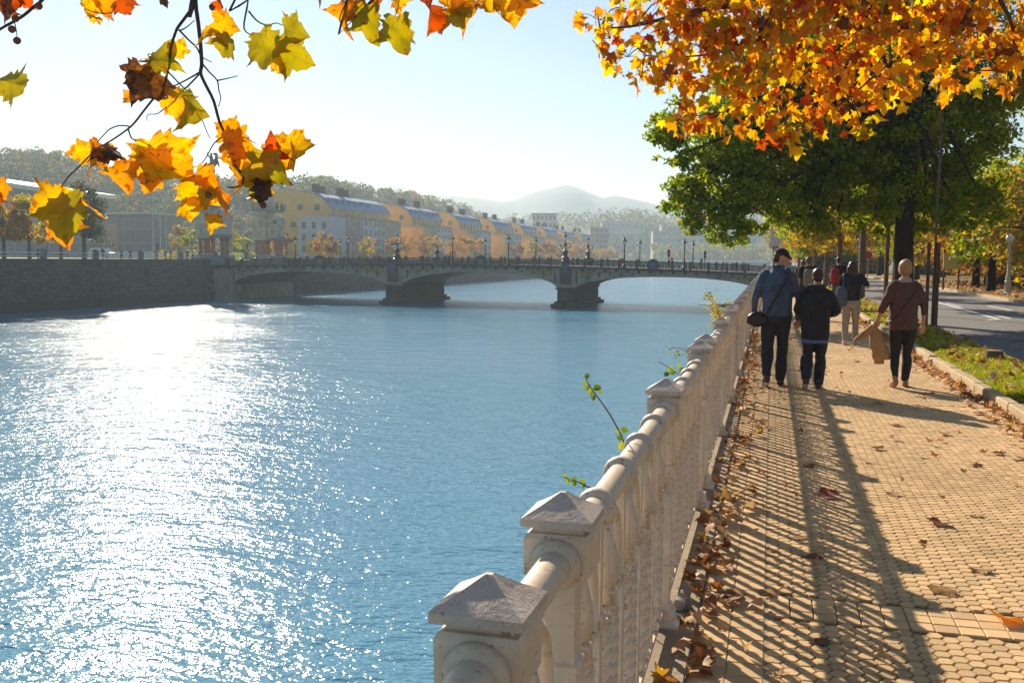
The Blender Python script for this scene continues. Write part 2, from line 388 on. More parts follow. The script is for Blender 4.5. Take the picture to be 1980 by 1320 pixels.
def post(y, detail=True):
    p = link('post', post_me, rail, (0, y, .016)); p.rotation_euler = (0, 0, random.gauss(0, .012))
    h = link('post_head', blk, p); c = link('cap', cap_me, p); c.rotation_euler = (0, 0, random.gauss(0, .02))
    if detail:
        link('collar', col_a, p); link('collar', col_b, p); link('foot', foot_me, p, (0, 0, -.016))
rail_cache = {}
def handrail(y0, y1, nr):
    ln = round(y1 - y0, 3)
    if ln not in rail_cache:
        m = MB(); n = 18
        m.rings([[(.036 * math.cos(2 * math.pi * i / n), yy, .967 + .036 * math.sin(2 * math.pi * i / n)) for i in range(n)] for yy in (.06, ln - .06)])
        fl = []
        for s, e in ((.066, 1), (ln - .066, -1)):
            m.rings([[(r * math.cos(2 * math.pi * i / n), s + e * d, .967 + r * math.sin(2 * math.pi * i / n)) for i in range(n)] for r, d in ((.055, 0), (.058, .008), (.054, .02), (.044, .028), (.037, .03))])
        rail_cache[ln] = m.mesh('handrail', m_iron, 50)
    h = link('handrail', rail_cache[ln], rail, (0, y0, .016))
    for k in range(nr): link('ring', ring_me, h, (0, (k + 1) * ln / (nr + 1), 0))
# panel pieces, one bay of about 0.42 m
tw = MB(); rs = []
N = 40
for k in range(N + 1):
    z = .13 + (.585 - .13) * k / N; a = 2.6 * 2 * math.pi * k / N
    rs.append([(.024 * math.cos(a + q), .024 * math.sin(a + q), z) for q in (0, 1.571, 3.142, 4.712)])
tw.rings(rs); tw.lathe([(.012, .08), (.022, .09), (.024, .105), (.016, .12), (.021, .13)], n=8); tw.lathe([(.02, .585), (.024, .592), (.02, .60)], n=8)
twist_me = tw.mesh('twisted_baluster', m_iron)
bar_me = MB().box(-.014, .014, -.022, .022, .075, .935).mesh('bar', m_iron)
lp = MB(); pts = []
for k in range(25):
    a = math.pi * k / 24; pts.append((0, -.125 * math.cos(a), .69 + .215 * math.sin(a) ** .8))
pts = [(0, -.10, .655)] + pts + [(0, .10, .655)]
lp.tube(pts, .02, 6); lp.tube([(0, -.125, .70), (0, -.09, .665), (0, -.055, .685), (0, -.06, .72), (0, -.085, .715)], .010, 5, 3); lp.tube([(0, .125, .70), (0, .09, .665), (0, .055, .685), (0, .06, .72), (0, .085, .715)], .010, 5, 3)
loop_me = lp.mesh('loop', m_iron, 60)
drop_me = MB().lathe([(.006, .655), (.02, .67), (.031, .71), (.030, .75), (.018, .80), (.008, .84), (.004, .905)], n=10).mesh('teardrop', m_iron, 60)
midb = MB().sq([(.014, .612), (.024, .617), (.024, .662), (.014, .667)]).mesh('block', m_iron)
knob_me = MB().sphere((0, 0, 0), .024, 8, 6).mesh('knob', m_iron, 180)
strip = {}
def panel(y0, y1):
    ln = round(y1 - y0, 3); nb = max(1, round(ln / .434)); s = (ln - .08) / nb
    if ln not in strip:
        strip[ln] = (MB().box(-.012, .012, .035, ln - .035, .62, .652).mesh('middle_rail', m_iron), MB().box(-.018, .018, .035, ln - .035, .055, .08).mesh('bottom_rail', m_iron))
    mr = link('middle_rail', strip[ln][0], rail, (0, y0, .016)); link('bottom_rail', strip[ln][1], rail, (0, y0, .016))
    for k in range(nb + 1):
        yy = .04 + s * k
        if 0 < k < nb or ln < 1:
            if 0 < k < nb: link('bar', bar_me, rail, (0, y0 + yy, .016)); link('block', midb, mr, (0, yy, 0))
        if k < nb:
            c = yy + s / 2
            link('loop', loop_me, rail, (0, y0 + c, .016)); link('teardrop', drop_me, rail, (0, y0 + c, .016))
            link('block', midb, mr, (0, c, 0))
            for e in (-.062, .062):
                o = link('twisted_baluster', twist_me, rail, (0, y0 + c + e, .016)); o.rotation_euler = (0, 0, random.uniform(0, 1.5))
                link('knob', knob_me, mr, (0, c + e, -.02))
rail.scale = (1, 1, .982)
P0, PER = 1.51, 4.93
y = P0 - PER; k = 0
while y < 26:
    seq = [y, y + .59, y + 2.78]
    for q in seq: post(q)
    if y > -2: handrail(y, y + .59, 0); panel(y, y + .59)
    for a_, b_ in ((y + .59, y + 2.78), (y + 2.78, y + PER)):
        if b_ > .5: handrail(a_, b_, 4); panel(a_, b_)
    y += PER
# farther along: posts and rails of the same kind, balusters in one mesh
fb = MB(); yend = 144
yy0 = y
while y < yend:
    for q in (y, y + .59, y + 2.78): post(q, False)
    for a_, b_ in ((y, y + .59), (y + .59, y + 2.78), (y + 2.78, y + PER)): handrail(a_, b_, 0)
    fb.box(-.012, .012, y, y + PER, .636, .668); fb.box(-.018, .018, y, y + PER, .07, .096)
    c = y + .1
    while c < y + PER: fb.box(-.014, .014, c - .014, c + .014, .09, .95); c += .15
    y += PER
tag(fb.build('far_balusters', m_iron, rail), kind='stuff')
# ================================================================== stone bridge
BY0, BY1 = 148.0, 169.0
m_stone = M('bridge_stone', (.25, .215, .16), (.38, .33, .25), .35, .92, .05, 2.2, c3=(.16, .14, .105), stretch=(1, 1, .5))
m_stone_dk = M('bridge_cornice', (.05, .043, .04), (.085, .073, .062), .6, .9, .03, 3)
m_biron = M('bridge_iron', (.022, .018, .02), (.045, .036, .034), 2, .4, spec=.5)
m_gold = M('spandrel_ornament', (.42, .27, .06), (.16, .11, .04), 1.4, .6)
m_pier = M('wet_pier_soffit_shade_stone', (.04, .034, .028), (.07, .058, .048), .6, .95, .05, 2)
brd = empty('stone_bridge', (-45, 158, WZ), 0, 'long stone bridge with three low arches and ornate iron parapet across the river', 'bridge')
def BL(o):      # parent keeping world place
    o.location = Vector(o.location) - Vector((-45, 158, WZ)); o.parent = brd; return o
def zdeck(x):   # cornice top
    u = (x + 45) / 45.0; return .62 - .62 * u * u if x < -45 else .62 - .90 * u * u
PX = [(0.2, None), (-30.3, 1.35), (-58.5, 1.35), (-88.6, None)]
spans = [(-1.4, -28.95), (-31.65, -57.15), (-59.85, -87.2)]
def arch(x):
    for a, b_ in spans:
        if b_ - .01 <= x <= a + .01:
            u = (x - (a + b_) / 2) / ((a - b_) / 2); top = zdeck((a + b_) / 2) - 1.12
            return -3.0 + (top + 3.0) * math.sqrt(max(0, 1 - abs(u) ** 2.15))
    return None
for (a, b_) in spans:
    faces = {BY0: MB(), BY1: MB()}; soff = MB(); N = 40; top, bot = [], []
    for k in range(N + 1):
        t_ = k / N; u = math.sin((t_ - .5) * math.pi) if True else 0
        x = (a + b_) / 2 + u * (b_ - a) / 2; top.append((x, zdeck(x) - .28)); bot.append((x, arch(x)))
    for k in range(N):
        q = [bot[k], bot[k + 1], top[k + 1], top[k]]
        for yy in (BY0, BY1): faces[yy].add([(p[0], yy, p[1]) for p in q], [(0, 1, 2, 3)])
        soff.add([(bot[k][0], BY0, bot[k][1]), (bot[k + 1][0], BY0, bot[k + 1][1]), (bot[k + 1][0], BY1, bot[k + 1][1]), (bot[k][0], BY1, bot[k][1])], [(0, 1, 2, 3)])
    for fm in faces.values(): BL(fm.build('arch_face', m_stone, loc=(0, 0, 0)))
    BL(soff.build('arch_soffit', m_pier, loc=(0, 0, 0)))  # underside takes the dark pier stone: arch shade put into its colour
    # archivolt ring standing proud
    vb = MB()
    for k in range(N):
        q = [(bot[k][0], bot[k][1] + .003), (bot[k + 1][0], bot[k + 1][1] + .003), (bot[k + 1][0], bot[k + 1][1] + .42), (bot[k][0], bot[k][1] + .42)]
        vb.add([(p[0], BY0 - .12, p[1]) for p in q] + [(p[0], BY0 + .02, p[1]) for p in q], [(0, 1, 2, 3), (0, 1, 5, 4), (2, 3, 7, 6), (1, 2, 6, 5), (0, 3, 7, 4)])
    BL(vb.build('arch_ring', m_stone, loc=(0, 0, 0)))
    for e, xx in ((1, b_ + .9), (-1, a - .9)):      # gold ornamented triangles in the spandrels
        zt = zdeck(xx) - .62; pts = [(xx, zt), (xx + e * 5.0, zt - .05), (xx + e * .1, arch(xx + e * .9) + .75 if arch(xx + e * .9) else zt - 1.2)]
        pts[2] = (xx, max(pts[2][1], zt - 1.35))
        BL(MB().prism(pts, 'y', BY0 - .07, BY0 + .01).build('spandrel_panel', m_gold, loc=(0, 0, 0)))
for x, hw in PX:
    if hw is None: continue
    z1 = zdeck(x)
    pm = MB().box(x - hw, x + hw, BY0 - .25, BY1 + .25, -4.9, -3.0); pm.box(x - hw - .25, x + hw + .25, BY0 - .5, BY1 + .5, -3.0, -2.7)
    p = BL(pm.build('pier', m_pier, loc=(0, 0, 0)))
    f = MB(); f.prism([(x - hw - .9, BY0 - .9), (x, BY0 - 4.5), (x + hw + .9, BY0 - .9), (x + hw + .9, BY1 + .9), (x, BY1 + 7), (x - hw - .9, BY1 + .9)], 'z', WZ - 1, -5.25)
    f.prism([(x - hw - .4, BY0 - .5), (x, BY0 - 2.6), (x + hw + .4, BY0 - .5), (x + hw + .4, BY1 + .5), (x, BY1 + 4), (x - hw - .4, BY1 + .5)], 'z', -5.24, -4.85)
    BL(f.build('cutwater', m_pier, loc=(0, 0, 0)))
    BL(MB().box(x - hw, x + hw, BY0 - .3, BY1 + .3, -2.695, z1 - .3).build('pier_face', m_stone, loc=(0, 0, 0)))
    BL(MB().box(x - .85, x + .85, BY0 - .75, BY0 - .305, -2.2, z1 - .32, .12).build('pilaster', m_stone_dk, loc=(0, 0, 0)))
for x0, x1 in ((-1.4, 12), (-105, -87.2)):
    BL(MB().box(x0, x1, BY0, BY1, WZ - 1, zdeck(max(-91, min(0, (x0 + x1) / 2))) - .3 if x0 > -50 else zdeck(-88) - .3).build('abutment', m_stone, loc=(0, 0, 0)))
# gravel spit at the right abutment
ST(MB().rings([[(-12, 166, WZ + .02), (-1.3, 152, WZ + .02), (-1.3, 172, WZ + .02)], [(-9, 165, WZ + .22), (-1.3, 155, WZ + .5), (-1.3, 170, WZ + .5)]]).build('gravel_spit', m_pier))
# deck, cornice
def strip_x(x0, x1, n, y0, y1, za, zb, name, mat):
    m = MB()
    m.rings([[(x, y0, zdeck(x) + za), (x, y1, zdeck(x) + za), (x, y1, zdeck(x) + zb), (x, y0, zdeck(x) + zb)] for x in np.linspace(x0, x1, n)])
    return BL(m.build(name, mat, loc=(0, 0, 0)))
strip_x(12, -105, 60, BY0 + .4, BY1 - .4, -.26, -.01, 'deck', m_road)
for y0, y1 in ((BY0 - .55, BY0 + .45), (BY1 - .45, BY1 + .55)):
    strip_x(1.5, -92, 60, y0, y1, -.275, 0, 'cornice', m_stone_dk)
cor = MB().prism([(0, -.02), (-.42, -.02), (-.38, -.16), (-.10, -.42), (0, -.46)], 'x', -.14, .14); cor = MB().prism([(0, -.30), (-.5, -.30), (-.44, -.42), (-.14, -.66), (0, -.7)], 'x', -.15, .15).mesh('corbel', m_stone_dk)
k = 0; x = -2.0
while x > -88:
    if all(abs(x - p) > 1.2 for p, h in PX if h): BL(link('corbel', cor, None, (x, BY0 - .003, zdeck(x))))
    x -= 1.72
rib_x = -2.9
while rib_x > -88:
    za = arch(rib_x)
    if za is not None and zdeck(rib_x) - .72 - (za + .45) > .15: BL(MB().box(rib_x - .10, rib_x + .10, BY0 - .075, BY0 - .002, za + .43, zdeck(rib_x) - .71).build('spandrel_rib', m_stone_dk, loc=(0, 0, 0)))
    rib_x -= 1.72
# parapet panels (2.4 m) and little pedestals
pp = MB(); W = 2.4
pp.box(-W / 2, W / 2, -.09, .09, .98, 1.08); pp.box(-W / 2, W / 2, -.07, .07, .0, .10)
for c in (-.78, 0, .78):
    pp.tube([(c + .30 * math.cos(a), 0, .53 + .34 * math.sin(a)) for a in [2 * math.pi * i / 14 for i in range(15)]], .036, 4)
    pp.tube([(c - .2, 0, .53), (c + .2, 0, .53)], .036, 4); pp.tube([(c, 0, .2), (c, 0, .86)], .036, 4)
for c in (-.39, .39):
    pp.tube([(c, 0, .1), (c - .13, 0, .3), (c, 0, .53), (c + .13, 0, .75), (c, 0, .98)], .034, 4, 3); pp.tube([(c, 0, .1), (c + .13, 0, .3), (c, 0, .53), (c - .13, 0, .75), (c, 0, .98)], .034, 4, 3)
pp_me = pp.mesh('parapet_panel', m_biron)
pd_me = MB().sq([(.2, -.02), (.2, 1.12), (.24, 1.14), (.24, 1.22), (.1, 1.25), (.06, 1.42), (.02, 1.46)]).mesh('pedestal', m_biron)
for yy in (BY0 - .3, BY1 + .3):
    x = -1.0
    while x > -89:
        xm = x - W / 2 - .12
        sl = (zdeck(xm - 1) - zdeck(xm + 1)) / -2
        o = BL(link('parapet_panel', pp_me, None, (xm, yy, zdeck(xm)))); o.rotation_euler = (0, -math.atan(sl), 0)
        BL(link('pedestal', pd_me, None, (x, yy, zdeck(x))))
        x -= W + .24
m_blue = M('blue_enamel', (.045, .06, .17), (.09, .12, .28), 3, .5); m_bronze = M('green_bronze', (.10, .13, .10), (.2, .2, .12), 4, .5)
def shield(px, mat, nm):
    x = on_y(px, 505, BY0 - .75).x; z = zdeck(x)
    s = BL(MB().prism([(x + .95 * math.cos(a), z + .55 + 1.0 * math.sin(a) * (1 if math.sin(a) > 0 else .95)) for a in [2 * math.pi * i / 16 for i in range(16)]], 'y', BY0 - .75, BY0 - .42).build('medallion_frame', m_biron, loc=(0, 0, 0)))
    e = MB().prism([(x - .45, z + .95), (x - .45, z + .4), (x, z + .02), (x + .45, z + .4), (x + .45, z + .95)], 'y', BY0 - .83, BY0 - .755).build('emblem', mat, loc=(0, 0, 0)); e.parent = s
    e.location = (0, 0, 0)
shield(1263, m_blue, 's'); shield(929, m_bronze, 's'); shield(619, m_bronze, 's')
for x in (-30.3, -58.5):
    BL(MB().prism([(x - .4, zdeck(x) + .2), (x - .4, zdeck(x) - .6), (x, zdeck(x) - 1.0), (x + .4, zdeck(x) - .6), (x + .4, zdeck(x) + .2)], 'y', BY0 - .95, BY0 - .76).build('crest', m_blue, loc=(0, 0, 0)))
# lamps on the bridge --------------------------------------------------
m_lampiron = M('lamp_iron', (.022, .02, .022), (.045, .04, .04), 5, .45, spec=.5)
m_glass = M('milk_glass', (.85, .82, .74), (.78, .74, .66), 5, .25)
def lamp_parts(root, tall):
    h = tall
    MB().lathe([(.34, 0), (.34, .25), (.26, .3), (.30, .5), (.17, .62), (.13, .9), (.11, 1.0), (.085, h - .85), (.13, h - .8), (.07, h - .78)], n=8).build('pole', m_lampiron, root)
    ln = MB().lathe([(.14, h - .78), (.32, h - .30), (.26, h - .28)], n=8).build('lantern', m_glass, root)
    MB().lathe([(.35, h - .3), (.38, h - .25), (.24, h - .03), (.1, h + .06), (.12, h + .14), (.03, h + .5)], n=8).build('lantern_cap', m_lampiron, ln)
proto = {}
def street_lamp(px, y, label, h=3.75):
    x = on_y(px, 500, y).x
    if h not in proto:
        r = empty('street_lamp', (x, y, zdeck(x) + .02), 0, label, 'street lamp', 'single lamps on the bridge'); lamp_parts(r, h); proto[h] = r
    else: copy_tree(proto[h], None, (x, y, zdeck(x) + .02), 0, label)
near_l = [(673, 'beside the green medallion of the left arch'), (875, 'second single lamp after the left pier'), (983, 'right of the green middle medallion'), (1207, 'left of the blue shield medallion'), (1323, 'right of the blue shield medallion'), (571, 'next to the stone pylons')]
for px, s in near_l: street_lamp(px, BY0 - .28, 'black single lamp on the near bridge parapet, ' + s, 4.3)
far_l = [(658, 'behind the yellow hoarding side'), (748, 'just left of the left candelabra'), (938, 'near the middle of the bridge'), (1036, 'left of the right candelabra pair'), (1237, 'right of the right candelabra pair'), (1340, 'next to the traffic lights')]
for px, s in far_l: street_lamp(px, BY1 + .28, 'black single lamp on the far bridge parapet, ' + s, 4.3)
def candelabra(px, y, label):
    x = on_y(px, 500, y).x; z = zdeck(x)
    if 'c' in proto: copy_tree(proto['c'], None, (x, y, z + .02), 0, label); return
    r = empty('candelabra_lamp', (x, y, z + .02), 0, label, 'street lamp', 'candelabra lamps over the bridge piers'); proto['c'] = r
    MB().lathe([(.62, 0), (.66, .9), (.5, 1.0), (.62, 1.3), (.36, 1.6), (.30, 1.75), (.46, 2.0), (.44, 2.35), (.22, 2.6), (.12, 2.7), (.1, 3.6), (.14, 3.65), (.06, 3.8), (.06, 4.1)], n=10).build('pole', m_lampiron, r)
    for k in range(4):
        a = math.pi / 2 * k; c, s_ = math.cos(a), math.sin(a)
        ar = MB().tube([(0, 0, 2.95), (.35 * c, .35 * s_, 2.8), (.7 * c, .7 * s_, 2.95), (.78 * c, .78 * s_, 3.3), (.62 * c, .62 * s_, 3.55), (.3 * c, .3 * s_, 3.45), (0, 0, 3.5)], .05, 5, 3).build('arm', m_lampiron, r)
        MB().sphere((.78 * c, .78 * s_, 2.9), .23, 8, 6).build('globe', m_glass, ar); MB().lathe([(.2, 3.0), (.15, 3.1), (.03, 3.3)], (.78 * c, .78 * s_, 0), 8).build('globe_cap', m_lampiron, ar)
    ln = MB().lathe([(.1, 4.1), (.24, 4.5), (.2, 4.52)], n=8).build('lantern', m_glass, r)
    MB().lathe([(.28, 4.5), (.3, 4.55), (.18, 4.75), (.07, 4.82), (.09, 4.9), (.02, 5.2)], n=8).build('lantern_cap', m_lampiron, ln)
candelabra(1093, BY0 - .3, 'black candelabra lamp with four globes on the near parapet over the right pier')
candelabra(1137, BY1 + .3, 'black candelabra lamp with four globes on the far parapet over the right pier')
candelabra(768, BY0 - .3, 'black candelabra lamp with four globes on the near parapet over the left pier')
candelabra(845, BY1 + .3, 'black candelabra lamp with four globes on the far parapet over the left pier')
# traffic lights
m_tl = M('traffic_light_black', (.02, .02, .02), (.04, .04, .04), 3, .5); m_red = M('red_enamel', (.5, .03, .03), None, 3, .5)
def traffic(px, y, label, flip, zb=None):
    x = on_y(px, 500, y).x; z = zdeck(max(-90, min(-1, x))) if zb is None else zb
    r = empty('traffic_light', (x, y, z), 0, label, 'traffic light', 'traffic lights on the bridge')
    MB().tube([(0, 0, 0), (0, 0, 2.6)], .07, 6).build('pole', m_tl, r)
    h = MB().box(-.2, .2, -.15, .15, 1.9, 3.1).build('signal_head', m_tl, r)
    for q in range(3): MB().box(-.16, .36 * flip + .0 if flip > 0 else .16, -.24, .24, 2.0 + .36 * q, 2.06 + .36 * q).build('visor', m_tl, h)
    MB().box(-.55 * flip - .15, -.55 * flip + .15, -.12, .12, 1.1, 1.85).build('pedestrian_signal', m_red if flip < 0 else m_tl, r)
    MB().box(min(0, -.55 * flip), max(0, -.55 * flip), -.03, .03, 1.4, 1.46).build('bracket', m_tl, r)
traffic(1293, BY1 - 4, 'black traffic light with a second head on its right, standing on the bridge', -1.0)
traffic(1363, BY1 - 4, 'black traffic light with a red box beside its pole on the bridge', 1.0)
traffic(478, BY1 + 3, 'black traffic light between the two stone pylons', 1.0, 1.0)
traffic(305, 176, 'black traffic light on the left bank beyond the parking sign', 1.0, 1.0)
# pylons ----------------------------------------------------------------
m_pstone = M('pylon_stone', (.62, .57, .48), (.46, .43, .38), .7, .9, .02, 5, c3=(.22, .20, .18))
m_pmarble = M('pylon_red_marble', (.33, .17, .12), (.22, .11, .08), 2, .5)
m_pbase = M('pylon_base_stone', (.30, .29, .30), (.22, .22, .24), 1, .9)
def pylon(x, y, z, label, flip=1):
    r = empty('bridge_pylon', (x, y, z), 0, label, 'pylon', 'stone pylons at the ends of the bridge')
    MB().box(-1.9, 4.2 * 1.0, -1.9, 1.9, -.4, 1.2, .1).build('plinth', m_pbase, r)
    for (cx, rad, nm) in ((0, 1.05, 'm'), (3.35, .62, 's')):
        for sx, sy in (((-.75, -.75), (.75, -.75), (.75, .75), (-.75, .75)) if nm == 'm' else ((0, -.7), (0, .7))):
            MB().lathe([(.44, 1.2), (.44, 1.45), (.36, 1.5), (.33, 3.7), (.44, 3.8), (.5, 4.1)], (cx + sx, sy, 0), 10).build('column', m_pmarble, r)
    MB().sq([(1.55, 4.1), (1.6, 4.5), (1.3, 4.7), (1.25, 8.4), (1.4, 8.6), (1.75, 9.0), (1.75, 9.3), (1.3, 9.5)]).build('shaft', m_pstone, r)
    sd_ = MB().prism([(2.15, 4.75), (4.15, 4.75), (4.15, 7.4)] + [(3.15 + 1.0 * math.cos(R_(a)), 7.4 + 1.35 * math.sin(R_(a))) for a in range(15, 180, 15)] + [(2.15, 7.4)], 'y', -1.0, 1.0).build('side_shaft', m_pstone, r)
    MB().sq([(.95, 4.1), (1.1, 4.4), (1.0, 4.74)], (3.25, 0, 0)).build('side_capital', m_pbase, r)
    MB().lathe([(.1, -.1), (.42, -.08), (.42, .08), (.1, .1)], (0, 0, 0), 12).build('medallion', m_gold, sd_).matrix_local = Matrix.Translation((3.15, -1.02, 7.5)) @ Matrix.Rotation(math.pi / 2, 4, 'X')
    MB().box(-1.6, 4.0, -1.15, 1.15, 9.3, 9.9, .08).build('entablature', m_pbase, r)
    for qx, qy in ((-1.2, -.9), (3.6, -.9), (-1.2, .9), (3.6, .9)): MB().lathe([(.1, 9.9), (.32, 10.1), (.36, 10.5), (.12, 10.8), (.2, 11.0), (.03, 11.4)], (qx, qy, 0), 8).build('urn', m_bronze, r)
    MB().sq([(1.3, 9.9), (1.2, 11.2), (.95, 11.5), (.7, 14.0), (.9, 14.2), (.9, 14.6)], (1.2, 0, 0)).build('obelisk', m_pstone, r)
    st = MB(); B = (1.2, 0, 14.6)
    def T(pts, rad): st.tube([(B[0] + a, B[1] + c, B[2] + d) for a, c, d in pts], rad, 7, 3)
    T([(-1.0, 0, 1.5), (-.4, 0, 1.55), (.3, 0, 1.9), (.8, 0, 2.5)], [.45, .55, .55, .4])            # rearing horse trunk
    T([(.7, 0, 2.3), (.95, 0, 3.0), (.75, 0, 3.6), (.35, 0, 3.5)], [.35, .3, .24, .16])             # neck and head
    T([(.6, .2, 2.0), (1.2, .2, 1.9), (1.15, .2, 1.35)], [.2, .14, .09]); T([(.6, -.2, 2.1), (1.3, -.2, 2.3), (1.3, -.2, 1.7)], [.2, .14, .09])
    T([(-.9, .22, 1.4), (-.6, .22, .8), (-1.0, .22, .5), (-.9, .22, 0)], [.3, .2, .14, .14]); T([(-.9, -.22, 1.4), (-.5, -.22, .8), (-.8, -.22, .5), (-.7, -.22, 0)], [.3, .2, .14, .14])
    T([(-1.2, 0, 1.6), (-1.6, 0, 1.2), (-1.6, 0, .5)], [.16, .18, .05])
    T([(0, 0, 0), (.1, 0, 1.0), (0, 0, 2.2), (-.1, 0, 3.1), (-.1, 0, 3.4)], [.5, .4, .35, .28, .1]); T([(-.1, 0, 2.9), (-.7, .1, 3.3), (-.9, .1, 3.9)], [.18, .12, .08])
    T([(-.1, 0, 3.2), (-.1, 0, 3.75)], [.2, .17])
    st.build('horse_statue', m_bronze, r, 180)
xa = on_y(436, 500, BY0 - .5).x
pylon(on_y(433, 500, BY0 + .8).x - 3.2, BY0 + .8, .55, 'stone pylon with horse statue at the near corner of the bridge on the far bank')
pylon(on_y(508, 500, BY1 - .8).x, BY1 - .8, .55, 'stone pylon with horse statue at the far corner of the bridge on the far bank')
pylon(1.2, BY0 + 1.2, -.3, 'stone pylon half hidden by the green tree where the railing meets the bridge')
pylon(1.2, BY1 - 1.2, -.3, 'stone pylon behind the one where the railing meets the bridge')
# ================================================================== tree builder
m_bark = M('brown_bark', (.10, .07, .048), (.16, .11, .075), 6, .95, .02, 18, stretch=(1, 1, .25))
m_bark_dk = M('dark_bark', (.02, .014, .01), (.042, .03, .02), 6, .95, .03, 14, stretch=(1, 1, .25))
LM = {
 'green': leafmat('green_leaves', [(0, (.10, .15, .012)), (.4, (.18, .25, .018)), (.75, (.29, .33, .025)), (.93, (.42, .36, .035)), (1, (.48, .30, .03))], .62),
 'yellow': leafmat('yellowing_leaves', [(0, (.13, .17, .02)), (.35, (.30, .28, .025)), (.7, (.48, .33, .03)), (1, (.45, .17, .025))], .5),
 'orange': leafmat('orange_leaves', [(0, (.22, .09, .02)), (.4, (.42, .19, .03)), (.75, (.52, .28, .04)), (1, (.28, .24, .04))], .45),
 'rust': leafmat('rust_leaves', [(0, (.16, .07, .03)), (.5, (.30, .14, .045)), (1, (.40, .22, .05))], .4),
 'dark': leafmat('dark_green_leaves', [(0, (.03, .045, .012)), (.5, (.06, .075, .02)), (.85, (.11, .11, .025)), (1, (.25, .18, .04))], .3),
 'wood': leafmat('hill_leaves', [(0, (.055, .075, .02)), (.45, (.10, .12, .03)), (.75, (.17, .15, .04)), (.9, (.30, .19, .05)), (1, (.36, .2, .05))], .35, .9, None, .05),
}
def leaf_quads(C, size, asp=.62, flat=0.0, rg=rng):
    """C (n,3) leaf centres -> folded diamond quads"""
    n = len(C); d = rg.normal(size=(n, 3)); d /= np.linalg.norm(d, axis=1)[:, None]
    if flat: d[:, 2] *= (1 - flat); d /= np.linalg.norm(d, axis=1)[:, None]
    q = rg.normal(size=(n, 3)); q -= (q * d).sum(1)[:, None] * d; q /= np.linalg.norm(q, axis=1)[:, None] + 1e-9
    s = size * rg.uniform(.65, 1.3, n)[:, None]
    nrm = np.cross(d, q)
    V = np.empty((n, 4, 3)); V[:, 0] = C - d * s * .5; V[:, 2] = C + d * s * .5
    V[:, 1] = C + q * s * asp * .5 + nrm * s * .12; V[:, 3] = C - q * s * asp * .5 + nrm * s * .12
    return V.reshape(-1, 3), np.arange(4 * n).reshape(-1, 4)
def clump_points(n, c, rad, ncl, rg, shell=.55, clr=.32, zmin=None):
    c = np.array(c, float); rad = np.array(rad, float)
    u = rg.normal(size=(ncl, 3)); u /= np.linalg.norm(u, axis=1)[:, None]
    r = (shell + (1 - shell) * rg.uniform(0, 1, ncl)) ** .8
    cc = u * r[:, None]; csz = clr * rg.uniform(.55, 1.35, ncl)
    wts = csz ** 2; idx = rg.choice(ncl, n, p=wts / wts.sum())
    off = rg.normal(size=(n, 3)); off /= np.linalg.norm(off, axis=1)[:, None]; off *= (rg.uniform(0, 1, n) ** .45)[:, None]
    off[:, 2] *= .75
    P = (cc[idx] + off * csz[idx][:, None]) * rad + c
    if zmin is not None: P = P[P[:, 2] > zmin]
    return P, cc * rad + c
def tree(name, loc, h, rad, cz, leaf, n, size, label, cat='tree', group=None, trunk_r=.2, ncl=26, lean=(0, 0), bark=None, seed=0, limbs=7, shell=.5, clr=.34, forks=None, crown_off=(0, 0)):
    rg = np.random.default_rng(seed + 100)
    root = empty(name, loc, 0, label, cat, group)
    P, cc = clump_points(n, (lean[0] + crown_off[0], lean[1] + crown_off[1], cz), rad, ncl, rg, shell, clr)
    P = P[P[:, 2] > cz - rad[2] * 1.05]
    V, Q = leaf_quads(P, size, rg=rg)
    link('crown', np_mesh('crown', V, Q, LM[leaf]), root)
    tb = MB(); top = Vector((lean[0], lean[1], cz - rad[2] * .1))
    f0 = Vector((lean[0] * .5, lean[1] * .5, max(.5, cz - rad[2] * .9)))
    tb.tube([(0, 0, -.1), (f0.x * .5, f0.y * .5, f0.z * .5), f0, top, (top.x, top.y, cz + rad[2] * .5)], [trunk_r * 1.25, trunk_r, trunk_r * .85, trunk_r * .45, trunk_r * .12], 8, 3)
    ids = rg.permutation(len(cc))[:limbs]
    for k in ids:
        e = Vector(cc[k]); s = f0.lerp(top, rg.uniform(0, .9)); mid = s.lerp(e, .5) + Vector((0, 0, .15 * (e - s).length))
        tb.tube([s, mid, e], [trunk_r * .42, trunk_r * .26, trunk_r * .07], 5, 2)
    tb.build('trunk', bark or m_bark, root, 180)
    return root
# ================================================================== left bank and background
G0 = .98
def px_x(px, x, py=495): return on_x(px, py, x)
m_tide = M('tidal_algae_stone', (.032, .032, .022), (.06, .056, .036), .8, .8, .05, 2.5)
ew = MB().box(LX - .45, LX, -80, BY0 - .05, -8, 1.12).build('embankment_wall', m_emb); MB().box(LX + .002, LX + .12, -80, BY0 - .05, -8, -4.35).build('tide_band', m_tide, ew); tag(ew, 'dark rough stone embankment wall rising from the river on the far bank', 'wall')
ew2 = MB().box(LX - .45, LX, BY1 + .05, 830, -8, 1.05).build('embankment_wall', m_emb); tag(ew2, 'stone embankment wall of the far bank continuing beyond the bridge', 'wall')
m_white = M('white_paint', (.72, .71, .70), (.60, .59, .58), 2, .6)
bal = empty('river_balustrade', (LX - .2, 120, 1.12), 0, 'white two-rail balustrade with dark posts on top of the far embankment', 'railing')
m_post = M('balustrade_post', (.12, .12, .13), (.2, .2, .2), 3, .7)
pm_ = MB().sq([(.30, 0), (.30, .95), (.36, .97), (.36, 1.08), (.1, 1.3)]).mesh('post', m_post); rl = MB().box(-.06, .06, 0, 10.2, .72, .84).box(-.05, .05, 0, 10.2, .30, .38).mesh('rail', m_white)
for k in range(-3, 4):
    yy = 136.5 + k * 10.2 - 8
    link('post', pm_, bal, (0, yy - 120, 0)); link('rail', rl, bal, (0, yy - 120, 0))
